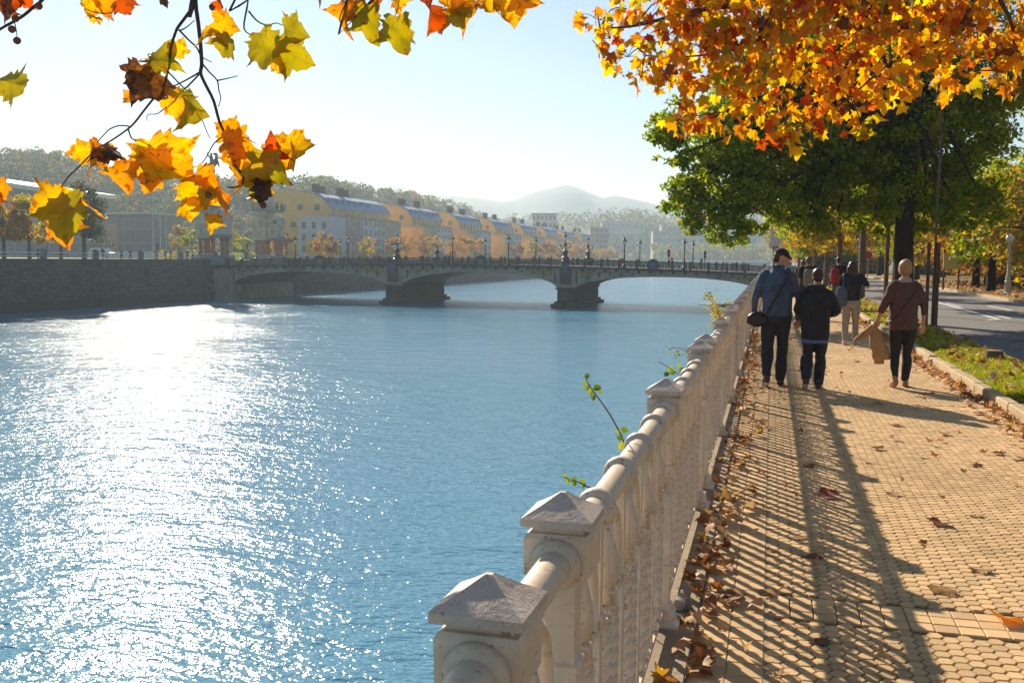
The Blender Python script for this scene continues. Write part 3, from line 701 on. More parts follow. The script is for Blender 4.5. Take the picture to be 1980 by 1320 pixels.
# trees of the left promenade
def bank_tree(px, x, h, rad, leaf, n, label, seed, size=.42, tr=.22, cz=None, ncl=26):
    p = px_x(px, x); return tree('promenade_tree', (x, p.y, G0), h, rad, cz or h - rad[2], leaf, n, size, label, 'tree', 'trees on the far embankment', tr, seed=seed, ncl=ncl)
bank_tree(57, -96, 8.6, (3.6, 3.6, 3.4), 'yellow', 3200, 'yellow leaved tree left of the round dark tree on the far embankment', 1)
bank_tree(8, -96, 8.2, (3.4, 3.4, 3.2), 'orange', 2800, 'orange leaved tree at the end of the far embankment row', 2)
bank_tree(118, -99, 8.8, (3.0, 3.0, 3.2), 'yellow', 2400, 'yellow leaved tree close behind the round dark tree on the far embankment', 3)
bank_tree(163, -96, 11.0, (3.3, 3.3, 4.3), 'dark', 5200, 'dense dark round-headed tree on the far embankment', 4, .36, .28)
bank_tree(-25, -97, 9, (3.6, 3.6, 3.4), 'orange', 2400, 'orange leaved tree beyond the edge of the far embankment row', 5)
for i, (px, x, h, lf) in enumerate(((345, -108, 6.2, 'yellow'), (372, -108, 5.6, 'green'), (402, -112, 7.5, 'orange'), (470, -110, 5.2, 'green'), (532, -118, 7.0, 'orange'), (455, -116, 6.5, 'yellow'))):
    p = px_x(px, x); tree('young_tree', (x, p.y, G0), h, (1.9, 1.9, h * .36), h * .62, lf, 900, .36, ['slim yellow tree left of the near pylon', 'slim green tree left of the near pylon', 'orange tree behind the near pylon', 'small green tree between the two pylons', 'orange tree behind the far pylon', 'yellow tree between the two pylons'][i], 'tree', None, .1, seed=20 + i, ncl=14)
# hedges
def shrub(px, x, w_, h, leaf, label, seed, n=900, name='hedge', d=1.4, size=.28):
    p = px_x(px, x); rg = np.random.default_rng(seed); P = rg.uniform(-1, 1, (n, 3)); P[:, 2] = np.abs(P[:, 2]); k = np.linalg.norm(P[:, :2] * [.6, .6], axis=1) < 1
    P = P * [d, w_ / 2, h]; P[:, 2] *= 1 - .35 * rg.uniform(0, 1, n)
    r = empty(name, (x, p.y, G0), 0, label, 'hedge'); V, Q = leaf_quads(P, size, rg=rg); link('foliage', np_mesh('foliage', V, Q, LM[leaf]), r)
    MB().tube([(0, -w_ * .3, 0), (0, 0, h * .5)], .05, 5).tube([(0, w_ * .3, 0), (0, 0, h * .5)], .05, 5).build('stem', m_bark, r)
shrub(345, -103, 12, 1.8, 'yellow', 'yellow clipped hedge behind the far balustrade', 31)
shrub(470, -106, 9, 1.6, 'green', 'green and yellow hedge between the two pylons', 32)
shrub(405, -104, 6, 1.5, 'yellow', 'yellow hedge left of the near pylon base', 33)
# buildings on the left
m_glassw = M('tinted_glass', (.11, .13, .17), (.17, .19, .22), .5, .15, spec=.6); m_pink = M('salmon_panel', (.52, .30, .20), (.44, .25, .17), .6, .8); m_greyw = M('grey_wall', (.30, .29, .31), (.24, .23, .25), .5, .9)
m_mull = M('pale_mullion', (.45, .45, .47), None, 2, .5)
def span(px0, px1, y): return on_y(px0, 490, y).x, on_y(px1, 490, y).x
def hz(px, py, y): return on_y(px, py, y).z
Y = 205; x0, x1 = span(203, 297, Y); zt = hz(250, 414, Y)
gb = empty('glass_building', ((x0 + x1) / 2, Y, G0), 0, 'low modern building with grey glass front and salmon panel behind the parking sign', 'building')
def GP(mb, nm, mat, par=None, base=None):
    o = mb.build(nm, mat); base = base or gb; o.location = -Vector(base.location); o.parent = base
    if par: o.location = (0, 0, 0); o.parent = par
    return o
GP(MB().box(x0, x1, Y, Y + 12, G0, zt), 'wall', m_greyw); GP(MB().box(x0 - .3, x1 + .3, Y - .5, Y + 12.3, zt + .003, zt + .35), 'roof', m_white)
xs = [x0 + .3, x0 + 1.0, x0 + 4.2, x1 - .2]
GP(MB().box(xs[0] + .6, xs[2] - .3, Y - .25, Y - .003, G0 + 1.5, zt - 2.2), 'salmon_panel', m_pink)
for r_ in range(3):
    for c_ in range(5):
        xa, xb = xs[2] + c_ * (xs[3] - xs[2]) / 5 + .06, xs[2] + (c_ + 1) * (xs[3] - xs[2]) / 5 - .06; za, zb = G0 + .6 + r_ * (zt - G0 - 1) / 3, G0 + .6 + (r_ + 1) * (zt - G0 - 1) / 3 - .12
        GP(MB().box(xa, xb, Y - .15, Y - .003, za, zb), 'window', m_glassw)
for c_ in range(6): xx = xs[2] + c_ * (xs[3] - xs[2]) / 5; GP(MB().box(xx - .05, xx + .05, Y - .22, Y - .16, G0 + .4, zt - .3), 'mullion', m_mull)
Y = 212; x0, x1 = span(-150, 100, Y)
sh = empty('station_hall', (x0, Y, G0), 0, 'grey hall with long white sloping roof edge behind the embankment trees', 'building')
za, zb = hz(-150, 330, Y), hz(100, 368, Y)
GP(MB().prism([(x0, G0), (x1, G0), (x1, zb - .8), (x0, za - .8)], 'y', Y, Y + 25), 'wall', m_greyw, base=sh)
GP(MB().prism([(x0, za - .79), (x1 + .5, zb - .79), (x1 + .5, zb + .4), (x0, za + .4)], 'y', Y - 1.2, Y + 25.5), 'roof', m_white, base=sh)
for k in range(9):
    xx = x0 + (k + .5) * (x1 - x0) / 9; GP(MB().box(xx - 1.0, xx + 1.0, Y - .12, Y - .003, G0 + 1, G0 + 5.5), 'window', m_glassw, base=sh)
Y = 200; x0, x1 = span(120, 172, Y); lw = empty('service_block', (x0, Y, G0), 0, 'small grey block with dark door behind the round dark tree', 'building')
GP(MB().box(x0, x1, Y, Y + 6, G0, G0 + 3.4), 'wall', m_greyw, base=lw); GP(MB().box(x0 - .2, x1 + .2, Y - .3, Y + 6.2, G0 + 3.403, G0 + 3.7), 'roof', m_mull, base=lw); GP(MB().box(x0 + .8, x0 + 1.9, Y - .1, Y - .003, G0, G0 + 2.3), 'door', m_glassw, base=lw)
x0, x1 = span(170, 390, 196); fn = empty('site_fence', (x0, 196, G0), 0, 'pale low fence of wide panels in front of the glass building', 'fence')
for k in range(10):
    xa = x0 + k * (x1 - x0) / 10; GP(MB().box(xa + .05, xa + (x1 - x0) / 10 - .05, 196, 196.08, G0 + .1, G0 + 1.5 + .1 * (k % 2)), 'panel', m_white, base=fn)
for px, top, lab in ((297, 370, 'tall grey mast left of its two companions beside the glass building'), (311, 382, 'shortest grey mast between two taller ones beside the glass building'), (322, 372, 'tall grey mast on the pylon side of its companions')):
    p = on_y(px, 490, 190); z = hz(px, top, 190); r = empty('grey_mast', (p.x, 190, G0), 0, lab, 'mast', 'masts by the glass building')
    MB().tube([(0, 0, 0), (0, 0, z - G0)], [.16, .10], 6).build('pole', m_mull, r); MB().box(-1.3, 1.3, -.05, .05, z - G0 - 1.5, z - G0 - 1.35).build('crossbar', m_white, r)
p = on_y(217, 492, 160); r = empty('parking_sign', (p.x, 160, G0), 0, 'blue square parking sign with white letter P on a pole', 'sign')
MB().tube([(0, 0, 0), (0, 0, 3.4)], .05, 6).build('pole', m_mull, r); pl_ = MB().box(-.42, .42, -.09, -.055, 2.3, 3.25).build('plate', M('sign_blue', (.05, .08, .22), None, 3, .5), r)
MB().box(-.22, -.08, -.11, -.092, 2.42, 3.12).box(-.08, .22, -.11, -.092, 2.98, 3.12).box(-.08, .22, -.11, -.092, 2.66, 2.80).box(.10, .22, -.11, -.092, 2.80, 2.98).build('letter', m_white, pl_)
# van
p = on_y(193, 490, 170); r = empty('white_van', (p.x, 170, G0), 0, 'white van parked behind the far balustrade near the parking sign', 'van')
MB().prism([(-2.3, .4), (2.3, .4), (2.3, 1.1), (1.5, 1.3), (.9, 2.1), (-2.3, 2.1)], 'y', 0, 1.9).build('body', m_white, r)
MB().prism([(1.42, 1.3), (.92, 1.95), (.2, 1.95), (.2, 1.3)], 'y', -.02, -.004).build('side_window', m_glassw, r)
for xx in (-1.5, 1.5):
    wv = MB().prism([(xx + .36 * math.cos(a), .36 + .36 * math.sin(a)) for a in [2 * math.pi * i / 12 for i in range(12)]], 'y', -.05, .2).build('wheel', m_tl, r); MB().prism([(xx + .2 * math.cos(a), .36 + .2 * math.sin(a)) for a in [2 * math.pi * i / 10 for i in range(10)]], 'y', -.07, -.052).build('rim', m_mull, wv)
# yellow hoarding beyond the bridge
m_yel = M('hoarding_yellow', (.80, .48, .015), (.70, .40, .01), 1, .6); m_ink = M('hoarding_ink', (.03, .025, .02), None, 3, .7)
HX = -101; hp = px_x(592, HX), px_x(660, HX)
def textmesh(s, size, mat, nm):
    cu = bpy.data.curves.new('txt', 'FONT'); cu.body = s; cu.size = size; cu.extrude = .02; cu.align_x = 'CENTER'
    o = bpy.data.objects.new('txt', cu); TS0 = bpy.data.scenes.new('text_bench'); TS0.collection.objects.link(o); TS0.view_layers[0].update(); dg = TS0.view_layers[0].depsgraph
    me = bpy.data.meshes.new_from_object(o.evaluated_get(dg)); bpy.data.objects.remove(o); bpy.data.scenes.remove(TS0); me.materials.clear(); me.materials.append(mat); return me
hb = empty('yellow_hoarding', (HX, hp[0].y, G0), 0, 'yellow hoarding with dark lettering behind bare trees on the far bank', 'hoarding')
tot = hp[1].y - hp[0].y
for k, (a_, b_, zz) in enumerate(((0.0, .36, (1.1, 4.6)), (.40, .74, (.1, 4.9)), (.78, .98, (.9, 4.6)))):
    pn = MB().box(0, .12, a_ * tot, b_ * tot, zz[0], zz[1]).build('panel', m_yel, hb)
    for s_, sz, dz in ((['ARAN', 'SUS', 'IA'][k], 1.7 if k == 1 else 1.25, 2.75), ('·····' if False else ['nnn', 'BUSES', 'nn'][k], .55, 2.1)):
        if k != 1 and sz < 1: continue
        o = link('lettering', textmesh(s_, sz, m_ink, 'lettering'), pn); o.rotation_euler = (R_(90), 0, R_(90)); o.location = (.15, (a_ + b_) / 2 * tot, dz)
MB().box(-.1, -.02, -.2, tot * 1.02, .0, .9).build('base_board', m_white, hb)
for k in range(7): MB().box(-.12, -.02, k * tot / 6.2, k * tot / 6.2 + .12, 0, 4.7).build('strut', m_mull, hb)
# ------------------------------------------------------------------ apartment row
m_ochre = M('sunlit_ochre_render', (.86, .56, .21), (.72, .45, .16), .12, .9, c3=(.80, .50, .18)); m_beige = M('shade_toned_beige', (.55, .46, .34), (.46, .38, .28), .3, .9); m_zinc = M('zinc_roof', (.16, .22, .36), (.22, .29, .44), .6, .5, stretch=(1, 6, 1)); m_win = M('window_dark', (.06, .08, .10), (.11, .13, .16), 1, .2, spec=.6); m_chim = M('chimney_brick', (.14, .09, .07), None, 2, .9); m_bay = M('white_balcony', (.62, .60, .62), (.52, .50, .53), .8, .8)  # ochre carries the gables' sunlight in its colour, beige the facades' shade
AX = -112.0
win_me = MB().box(-.12, .03, -.75, .75, 0, 1.6).mesh('window', m_win); frame_me = MB().box(.0, .06, -.95, -.76, -.15, 1.7).box(.0, .06, .76, .95, -.15, 1.7).box(0, .10, -.95, .95, -.3, -.16).mesh('frame', m_beige)
dorm_me = MB().prism([(0, 0), (1.9, 0), (1.9, 1.4), (0, 1.6)], 'y', -.75, .75).mesh('dormer', m_zinc); dwin_me = MB().box(1.9, 1.95, -.5, .5, .3, 1.2).mesh('pane', m_win); ch_me = MB().box(-.7, .7, -1.0, 1.0, 0, 2.0).box(-.8, .8, -1.1, 1.1, 2.003, 2.3).mesh('chimney', m_chim)
names = ['nearest the bridge, with white sheeted annex', 'second from the bridge', 'third from the bridge', 'fourth from the bridge', 'fifth from the bridge', 'sixth from the bridge', 'seventh from the bridge', 'eighth from the bridge']
for bi, y0 in enumerate((245, 308, 359, 410, 460, 510, 561, 613)):
    r = empty('apartment_block', (AX, y0, G0), 0, 'ochre apartment block with blue zinc attic roof, ' + names[bi], 'apartment block', 'apartment blocks along the far bank')
    Ln = 44.0 if bi == 0 else 32.0
    body = [(0, 0), (0, 11.5), (-3.5, 11.6), (-3.5, 14.0), (-5.6, 16.6), (-9, 17.9), (-13, 18.4), (-21, 18.9), (-23, 18.2), (-23, 0)]
    MB().prism(body, 'y', 0, Ln).build('wall', m_ochre, r)
    MB().box(.003, .16, .6, Ln - .2, 0, 11.3).build('facade', m_beige, r)
    rf = MB(); cv = [(-3.1, 13.95), (-3.4, 14.3), (-5.5, 16.85), (-8.95, 18.15), (-13, 18.65), (-13, 18.43), (-9, 17.93), (-5.6, 16.63), (-3.5, 14.02)]
    rf.prism(cv, 'y', .5, Ln + .3); roof = rf.build('roof', m_zinc, r)
    MB().box(-3.4, .3, -.2, Ln + .2, 11.62, 11.85).build('terrace_slab', m_beige, r)
    for k in range(7): d_ = link('dormer', dorm_me, roof, (-6.0, 3 + k * 4.4, 15.3)); 
    for k in range(7): link('attic_window', win_me, r, (-3.49, 3 + k * 4.4, 12.2))
    for k in range(3 if bi % 2 else 4): link('chimney', ch_me, roof, (-9.5 - (k % 2) * 2, 4.5 + k * 7.8 + (bi % 3), 18.2))
    for gx, gz in ((-7, 13.2), (-12, 13.2), (-17, 13.2), (-8.5, 8.5), (-14, 8.5), (-18.5, 8.5), (-14, 4.5), (-18.5, 4.5)):
        if bi == 0 and gz < 9 and gx > -9: continue
        gw = link('window', win_me, r, (gx, -.0, gz)); gw.rotation_euler = (0, 0, -math.pi / 2)
    # white balcony bay
    bay = MB().box(.17, 1.5, 11.5, 22, 2.6, 11.0).build('balcony_bay', m_bay, r)
    for s in range(3):
        for c_ in range(3): o = link('window', win_me, bay, (1.5, 13.3 + c_ * 3.5, 4.0 + s * 2.8))
    for s in range(4):
        for yy in (3.0, 7.2, 25.2, 29.5):
            o = link('window', win_me, r, (.17, yy, 1.3 + s * 2.75))
            if bi < 4: link('frame', frame_me, o)
    for s in range(3): MB().box(.17, 1.3, 22.4, 27.5, 3.2 + s * 2.75, 4.1 + s * 2.75).build('balcony', m_bay, r)
    if bi == 0:
        an = MB().box(-8, 1.5, -9, -.2, 0, 11.2).build('sheeted_annex', M('white_sheeting', (.58, .56, .64), (.48, .46, .55), .4, .9, .1, 1.5), r)
        for s in range(3):
            for c_ in range(3): MB().box(-7 + c_ * 2.9, -5.9 + c_ * 2.9, -9.06, -8.99, 2 + s * 3, 3.7 + s * 3).build('opening', m_win, an)
    else:
        MB().box(-12, 3.0, -7, -.1, 0, 9.6 + (bi % 2) * .8).build('side_wing', m_ochre, r)
        MB().box(-12.2, 3.2, -7.2, -.1, 9.61 + (bi % 2) * .8, 9.9 + (bi % 2) * .8).build('wing_coping', m_beige, r)
# orange tree row on the far promenade beyond the bridge
lab = ['bare-topped orange tree before the sheeted annex', 'rust coloured tree', 'orange tree', 'broad orange tree']
for i in range(30):
    y0 = 176 + i * 11.5 + random.uniform(-2, 2) + (i * 4 if i > 12 else 0); x = -95.5 - 2.5 * (i % 2)
    h = random.uniform(5.5, 7.0) if i < 7 else random.uniform(6.5, 9.5); slim = i < 6
    kind = ['orange', 'rust', 'orange', 'rust', 'yellow'][i % 5]
    px = proj((x, y0, 3))[0]
    tree('bank_tree', (x, y0, G0), h, (1.7 if slim else 3.6, 1.9 if slim else 3.8, h * .40), h * .58, kind, 700 if slim else 1500 - i * 20, .42 if i < 12 else .6, ('slim ' if slim else 'broad ') + {'orange': 'orange', 'rust': 'rust brown', 'yellow': 'yellow'}[kind] + (' tree in front of the sheeted annex and hoarding' if slim else ' autumn tree before the row of apartment blocks'), 'tree', 'autumn trees before the apartment blocks', .13, seed=50 + i, ncl=16 if slim else 20, limbs=9)
# upstream closing trees, pale bridge
for i in range(16):
    x = -96 + i * 7.3 + random.uniform(-2, 2); yy = 836 + random.uniform(0, 14); h = random.uniform(12, 17)
    tree('upstream_tree', (x, yy, .9), h, (5.5, 5, h * .4), h * .58, ['yellow', 'green', 'orange', 'green'][i % 4], 800, 1.1, 'pale hazy tree at the far bend of the river', 'tree', 'hazy trees at the river bend', .3, seed=90 + i, ncl=16, limbs=4)
fbz = empty('pale_bridge', (-45, 800, WZ), 0, 'thin pale bridge far upstream under the hazy trees', 'bridge')
MB().box(-46, 46, -4, 4, 6.4, 7.3).build('deck', m_white, fbz)
for xx in (-22, 0, 22): MB().box(xx - 1, xx + 1, -3.5, 3.5, -1, 6.39).build('pier', m_greyw, fbz)
# ------------------------------------------------------------------ hills and mountains
def heightfield(name, sky_px, d0, d1, d2, mat, z0=1.0, rough=2.0, nt=10, push=None):
    xs = np.array([p[0] for p in sky_px], float); yz = np.array([p[1] for p in sky_px], float)
    cols_ = np.arange(xs[0], xs[-1] + 1, 24.0); mb = MB(); rs = []
    for px in cols_:
        pu = np.interp(px, [560, 1100], [0, push]) if push else 0
        py = np.interp(px, xs, yz); top = at_d(px, py, d1 + pu); colm = []
        for k in range(nt + 1):
            t_ = k / nt; d = d0 + pu + (d1 - d0) * t_; q = at_d(px, 500, d); s = t_ * t_ * (3 - 2 * t_)
            z = z0 - 1.5 + (top.z - z0 + 1.5) * s + (noise.noise((q.x * .02, q.y * .02, 1)) * rough * (1 - t_) if 0 < k < nt else 0)
            colm.append((q.x, q.y, z))
        q = at_d(px, 500, d2 + pu); colm.append((q.x, q.y, z0 - 1.5)); rs.append(colm)
    mb.rings(rs, cap=False, closed=False); o = ST(mb.build(name, mat, smooth=180)); return rs
m_hill = M('hill_ground', (.07, .085, .025), (.14, .12, .04), .03, .95); m_mtn = M('mountain_forest', (.10, .12, .09), (.16, .16, .12), .004, .95)
skyl = [(-500, 330), (-200, 322), (0, 318), (60, 316), (110, 318), (150, 335), (260, 350), (420, 368), (560, 368), (640, 366), (720, 380), (800, 388), (870, 402), (930, 425), (1000, 450), (1060, 470), (1120, 490)]
hr = heightfield('hill', skyl, 345, 490, 700, m_hill, 1.0, 6, push=480)
# wood on the hill
rg = np.random.default_rng(5); C = []
for _ in range(1500):
    i = rg.integers(0, len(hr) - 1); t_ = rg.uniform(.05, 1) ** .8 * 9.99; k = int(t_); f = t_ - k; fi = rg.uniform()
    a = np.array(hr[i][k]) * (1 - f) + np.array(hr[i][k + 1]) * f; b2 = np.array(hr[i + 1][k]) * (1 - f) + np.array(hr[i + 1][k + 1]) * f
    c = a * (1 - fi) + b2 * fi; r = rg.uniform(2.8, 5.2); nn = 80
    o = rg.normal(size=(nn, 3)); o /= np.linalg.norm(o, axis=1)[:, None]; o *= rg.uniform(.55, 1, nn)[:, None]
    C.append(c + [0, 0, r * .7] + o * [r, r, r * .95])
V, Q = leaf_quads(np.concatenate(C), 1.5, rg=rg); tag(link('hillside_wood', np_mesh('hillside_wood', V, Q, LM['wood'])), 'hazy autumn wood covering the hill behind the far bank', 'wood', kind='stuff')
sky_trees = [(96, 288, 'green', 'rounded tree standing above the skyline of the wooded hill'), (45, 294, 'green', 'wide tree on the hill skyline beside the rounded one'), (625, 336, 'green', 'big rounded tree on the skyline above the sheeted annex'), (745, 362, 'yellow', 'yellowish tree on the skyline behind the second apartment roof'), (795, 366, 'orange', 'golden tree on the skyline behind the second apartment roof'), (852, 386, 'green', 'small tree on the skyline behind the third apartment roof'), (130, 308, 'dark', 'smaller tree on the slope of the wooded hill')]
for i, (px, py, lf, lb) in enumerate(sky_trees):
    dd = 478 + np.interp(px, [560, 1100], [0, 480]); top = at_d(px, py, dd); h = 15 if i != 5 else 10; g_ = np.interp(px, [p[0] for p in skyl], [p[1] for p in skyl]); bz = at_d(px, g_, dd).z
    hh = max(top.z - bz, 4) + 4
    tree('hill_tree', (top.x, top.y, top.z - hh), hh, (hh * .55, hh * .55, hh * .42), hh * .58, lf, 1200, 1.2, lb, 'tree', 'trees on the hill skyline', .4, seed=130 + i, ncl=18)
mt = [(-300, 440), (300, 425), (600, 400), (700, 392), (760, 385), (830, 378), (862, 378), (930, 385), (985, 392), (1010, 380), (1040, 370), (1075, 362), (1092, 358), (1120, 365), (1160, 384), (1190, 378), (1240, 390), (1300, 402), (1400, 414), (1500, 428), (1700, 440), (2100, 450), (2600, 455)]
heightfield('mountain', mt, 1900, 2500, 3200, m_mtn, 1.0, 25, 12)
fh = [(700, 470), (900, 440), (1100, 432), (1180, 425), (1260, 428), (1340, 420), (1500, 430), (1800, 436), (2300, 440)]
fr_ = heightfield('foothill', fh, 900, 1150, 1500, m_hill, 1.0, 10)
C = []
for _ in range(700):
    i = rg.integers(0, len(fr_) - 1); t_ = rg.uniform(.1, 1) * 9.99; k = int(t_); f = t_ - k; fi = rg.uniform()
    a = np.array(fr_[i][k]) * (1 - f) + np.array(fr_[i][k + 1]) * f; b2 = np.array(fr_[i + 1][k]) * (1 - f) + np.array(fr_[i + 1][k + 1]) * f
    c = a * (1 - fi) + b2 * fi; r = rg.uniform(5, 10); nn = 40; o = rg.normal(size=(nn, 3)); o /= np.linalg.norm(o, axis=1)[:, None]
    C.append(c + [0, 0, r * .6] + o * r * .9)
V, Q = leaf_quads(np.concatenate(C), 3.6, rg=rg); tag(link('foothill_wood', np_mesh('foothill_wood', V, Q, LM['wood'])), 'pale hazy wood on the foothills upstream', 'wood', kind='stuff')
# far hazy buildings
m_farb = M('far_render', (.40, .38, .37), (.34, .32, .31), .1, .9)
def far_block(px0, px1, py0, d, label, rows, cols_, col_m=m_farb, dep=14):
    p, q = at_d(px0, 500, d), at_d(px1, 500, d); top = at_d((px0 + px1) / 2, py0, d).z; c = (p + q) / 2; w_ = (q - p).length
    r = empty('distant_building', (c.x, c.y, .9), YAW, label, 'building'); h = top - .9
    MB().box(-w_ / 2, w_ / 2, 0, dep, 0, h).build('wall', col_m, r); MB().box(-w_ / 2 - .5, w_ / 2 + .5, -.5, dep + .5, h + .003, h + .8).build('roof', m_greyw, r)
    me = MB().box(-.42 * w_ / cols_ * .7, .42 * w_ / cols_ * .7, -.15, .02, 0, h / rows * .5).mesh('window', m_win)
    for i in range(rows):
        for j in range(cols_): link('window', me, r, (-w_ / 2 + (j + .5) * w_ / cols_, 0, h * (i + .3) / rows))
far_block(1262, 1462, 449, 880, 'long pale building with rows of windows beyond the hazy trees', 5, 14)
far_block(1278, 1330, 437, 905, 'taller pale block rising behind the long windowed building', 6, 5)
far_block(1163, 1245, 430, 1000, 'hazy flat building between the apartment row and the pale block', 4, 9)
far_block(1028, 1075, 415, 640, 'white flat-roofed building behind the fifth apartment block', 6, 6, m_white)
far_block(1140, 1175, 441, 690, 'grey modern block at the end of the apartment row', 6, 4, m_greyw)
p = at_d(1137, 500, 800); r = empty('radio_mast', (p.x, p.y, 0), 0, 'thin radio mast standing behind the apartment row', 'mast'); z = at_d(1137, 403, 800).z
MB().tube([(0, 0, 0), (0, 0, z)], [.6, .25], 5).build('pole', m_greyw, r); MB().box(-1.2, 1.2, -.3, .3, z * .8, z * .8 + .6).build('aerial', m_greyw, r)
p = at_d(1262, 500, 1050); z = at_d(1262, 411, 1050).z; r = empty('tower_crane', (p.x, p.y, 0), YAW, 'tower crane with level jib in front of the mountain', 'crane')
MB().box(-.5, .5, -.5, .5, 0, z).build('tower', m_greyw, r); MB().box(-23, 6, -.35, .35, z - 4.4, z - 3.8).build('jib', m_greyw, r); MB().box(4, 6, -.6, .6, z - 5.9, z - 4.41).build('counterweight', m_greyw, r)
# ================================================================== trees of the right bank
def lobed_tree(name, base, lobes, leaf, n, size, label, trunk_pts, trunk_r, group=None, bark=None, seed=0, ncl_per=9, limb_r=.1):
    rg = np.random.default_rng(seed); root = empty(name, base, 0, label, 'tree', group); B = np.array(base)
    vol = np.array([l[3] ** 2.2 for l in lobes]); cnt = (n * vol / vol.sum()).astype(int); PP = []; ends = []
    for (px, py, d, r), c in zip(lobes, cnt):
        p = at_d(px, py, d); P, cc = clump_points(c, tuple(p), (r * 1.1, r * 1.1, r * .85), int(10 + 9 * r), rg, .35, .36); PP.append(P); ends.append(p)
    P = np.concatenate(PP) - B; V, Q = leaf_quads(P, size, rg=rg); link('crown', np_mesh('crown', V, Q, LM[leaf]), root)
    tb = MB(); tp = [Vector(q) for q in trunk_pts]; tb.tube(tp, trunk_r, 12, 4)
    for e in ends:
        s = tp[-1 - int(rg.integers(0, 2))] if len(tp) > 2 else tp[-1]; e = e - Vector(base); m = s.lerp(e, .5) + Vector((rg.normal(0, .2), rg.normal(0, .2), .25 * abs(rg.normal())))
        L_ = (e - s).length; tb.tube([s, s.lerp(m, .6), m, e], [limb_r * 1.3, limb_r, limb_r * .65, limb_r * .15], 6, 2)
    tb.build('trunk', bark or m_bark_dk, root, 180); return root
bt = on_z(1757, 620, .1); BT = (3.45, 28.5, .1)
lob = [(1330, 250, 26, .9), (1400, 350, 26, 1.3), (1350, 330, 25.7, .8), (1365, 410, 25.8, .8), (1410, 440, 25.8, .6), (1450, 420, 26, .8), (1500, 300, 27, 1.9), (1520, 375, 27, 1.2), (1620, 250, 28, 2.2), (1640, 345, 28, 1.4), (1700, 200, 29, 2.4),
       (1755, 310, 29, 1.6), (1850, 250, 29, 1.9), (1880, 325, 29, 1.1), (1600, 130, 28, 2.4), (1750, 80, 29, 2.8), (1480, 190, 27, 1.6), (1900, 150, 30, 2.0), (1580, 330, 27, 1.1), (1340, 440, 25.6, .35), (1310, 300, 25.6, .5), (1700, 390, 28.5, .8), (1820, 370, 28.8, .8), (1430, 270, 26.2, 1.1), (1690, 415, 26.5, .7), (1745, 385, 26.6, .8), (1790, 415, 26.8, .7), (1845, 400, 27, .8), (1620, 410, 26.5, .8), (1560, 420, 26.3, .7), (1900, 390, 27.5, .8), (1660, 310, 26.8, 1.2), (1730, 290, 26.8, 1.1), (1290, 255, 25.8, .55), (1300, 380, 25.6, .5)]
lobed_tree('shade_tree', BT, lob, 'green', 135000, .135, 'big dark-trunked tree with dense green crown leaning over the promenade and river', [(0, 0, -.2), (.0, 0, 1.5), (.0, 0, 3.0), (.06, 0, 4.2), (.1, -.1, 5.6), (0, -.2, 7)], [.34, .26, .23, .21, .17, .09], seed=3, limb_r=.12)
# verge trees further on
vt = [(3.45, 41, 6.6, 'yellow', 'slender young tree with brown trunk and yellowing crown on the verge'), (3.3, 52, 6.6, 'yellow', 'yellow leaved verge tree behind the grey round sign'), (3.3, 64, 7, 'orange', 'orange verge tree beyond the grey round sign'), (3.2, 78, 7.4, 'green', 'green verge tree two places beyond the grey round sign'), (3.3, 93, 7.4, 'yellow', 'yellow verge tree halfway to the bridge street'), (3.2, 110, 8, 'green', 'green verge tree near the bridge street'), (3.3, 128, 8, 'orange', 'last orange verge tree before the bridge street')]
for i, (x, y, h, lf, lb) in enumerate(vt):
    tree('verge_tree', (x, y, .08), h, (2.5, 3.0, 2.2) if i else (2.0, 2.2, 1.7), 4.2 + (.5 if i == 0 else 0), lf, 7500, .19, lb, 'tree', 'trees along the verge', .15 if i else .13, seed=200 + i, ncl=30, limbs=9)
# park trees across the road
pt = [(11.9, 60, 'green'), (12.6, 68, 'orange'), (11.6, 77, 'yellow'), (13.8, 55, 'yellow'), (15.5, 63, 'green'), (18, 58, 'orange'), (14.5, 74, 'green'), (12, 90, 'green'), (13, 104, 'yellow'), (19, 70, 'green'), (16.5, 84, 'yellow'), (12, 120, 'yellow'), (14, 136, 'orange'), (22, 64, 'yellow'), (24, 78, 'green'), (20, 95, 'orange'), (18, 115, 'green')]
pl = ['next to the globe lamp', 'second behind the globe lamp', 'third along the park kerb', 'in front of the park row', 'in the second park row', 'deep in the park behind the globe lamp', 'in the second park row, green', 'fourth along the park kerb', 'fifth along the park kerb', 'green, third park row', 'third park row', 'sixth along the park kerb', 'last along the park kerb', 'far back in the park', 'green, far back in the park', 'back of the park towards the bridge street', 'green, towards the bridge street']
for i, (x, y, lf) in enumerate(pt):
    h = random.uniform(8.5, 11)
    tree('park_tree', (x, y, .05), h, (3.6, 3.6, 3.3), h - 4.6, lf, 6500, .27, lf + ' leaved tree across the road, ' + pl[i], 'tree', 'park trees across the road', .24, seed=230 + i, ncl=34, limbs=9, bark=m_bark_dk, shell=.35)
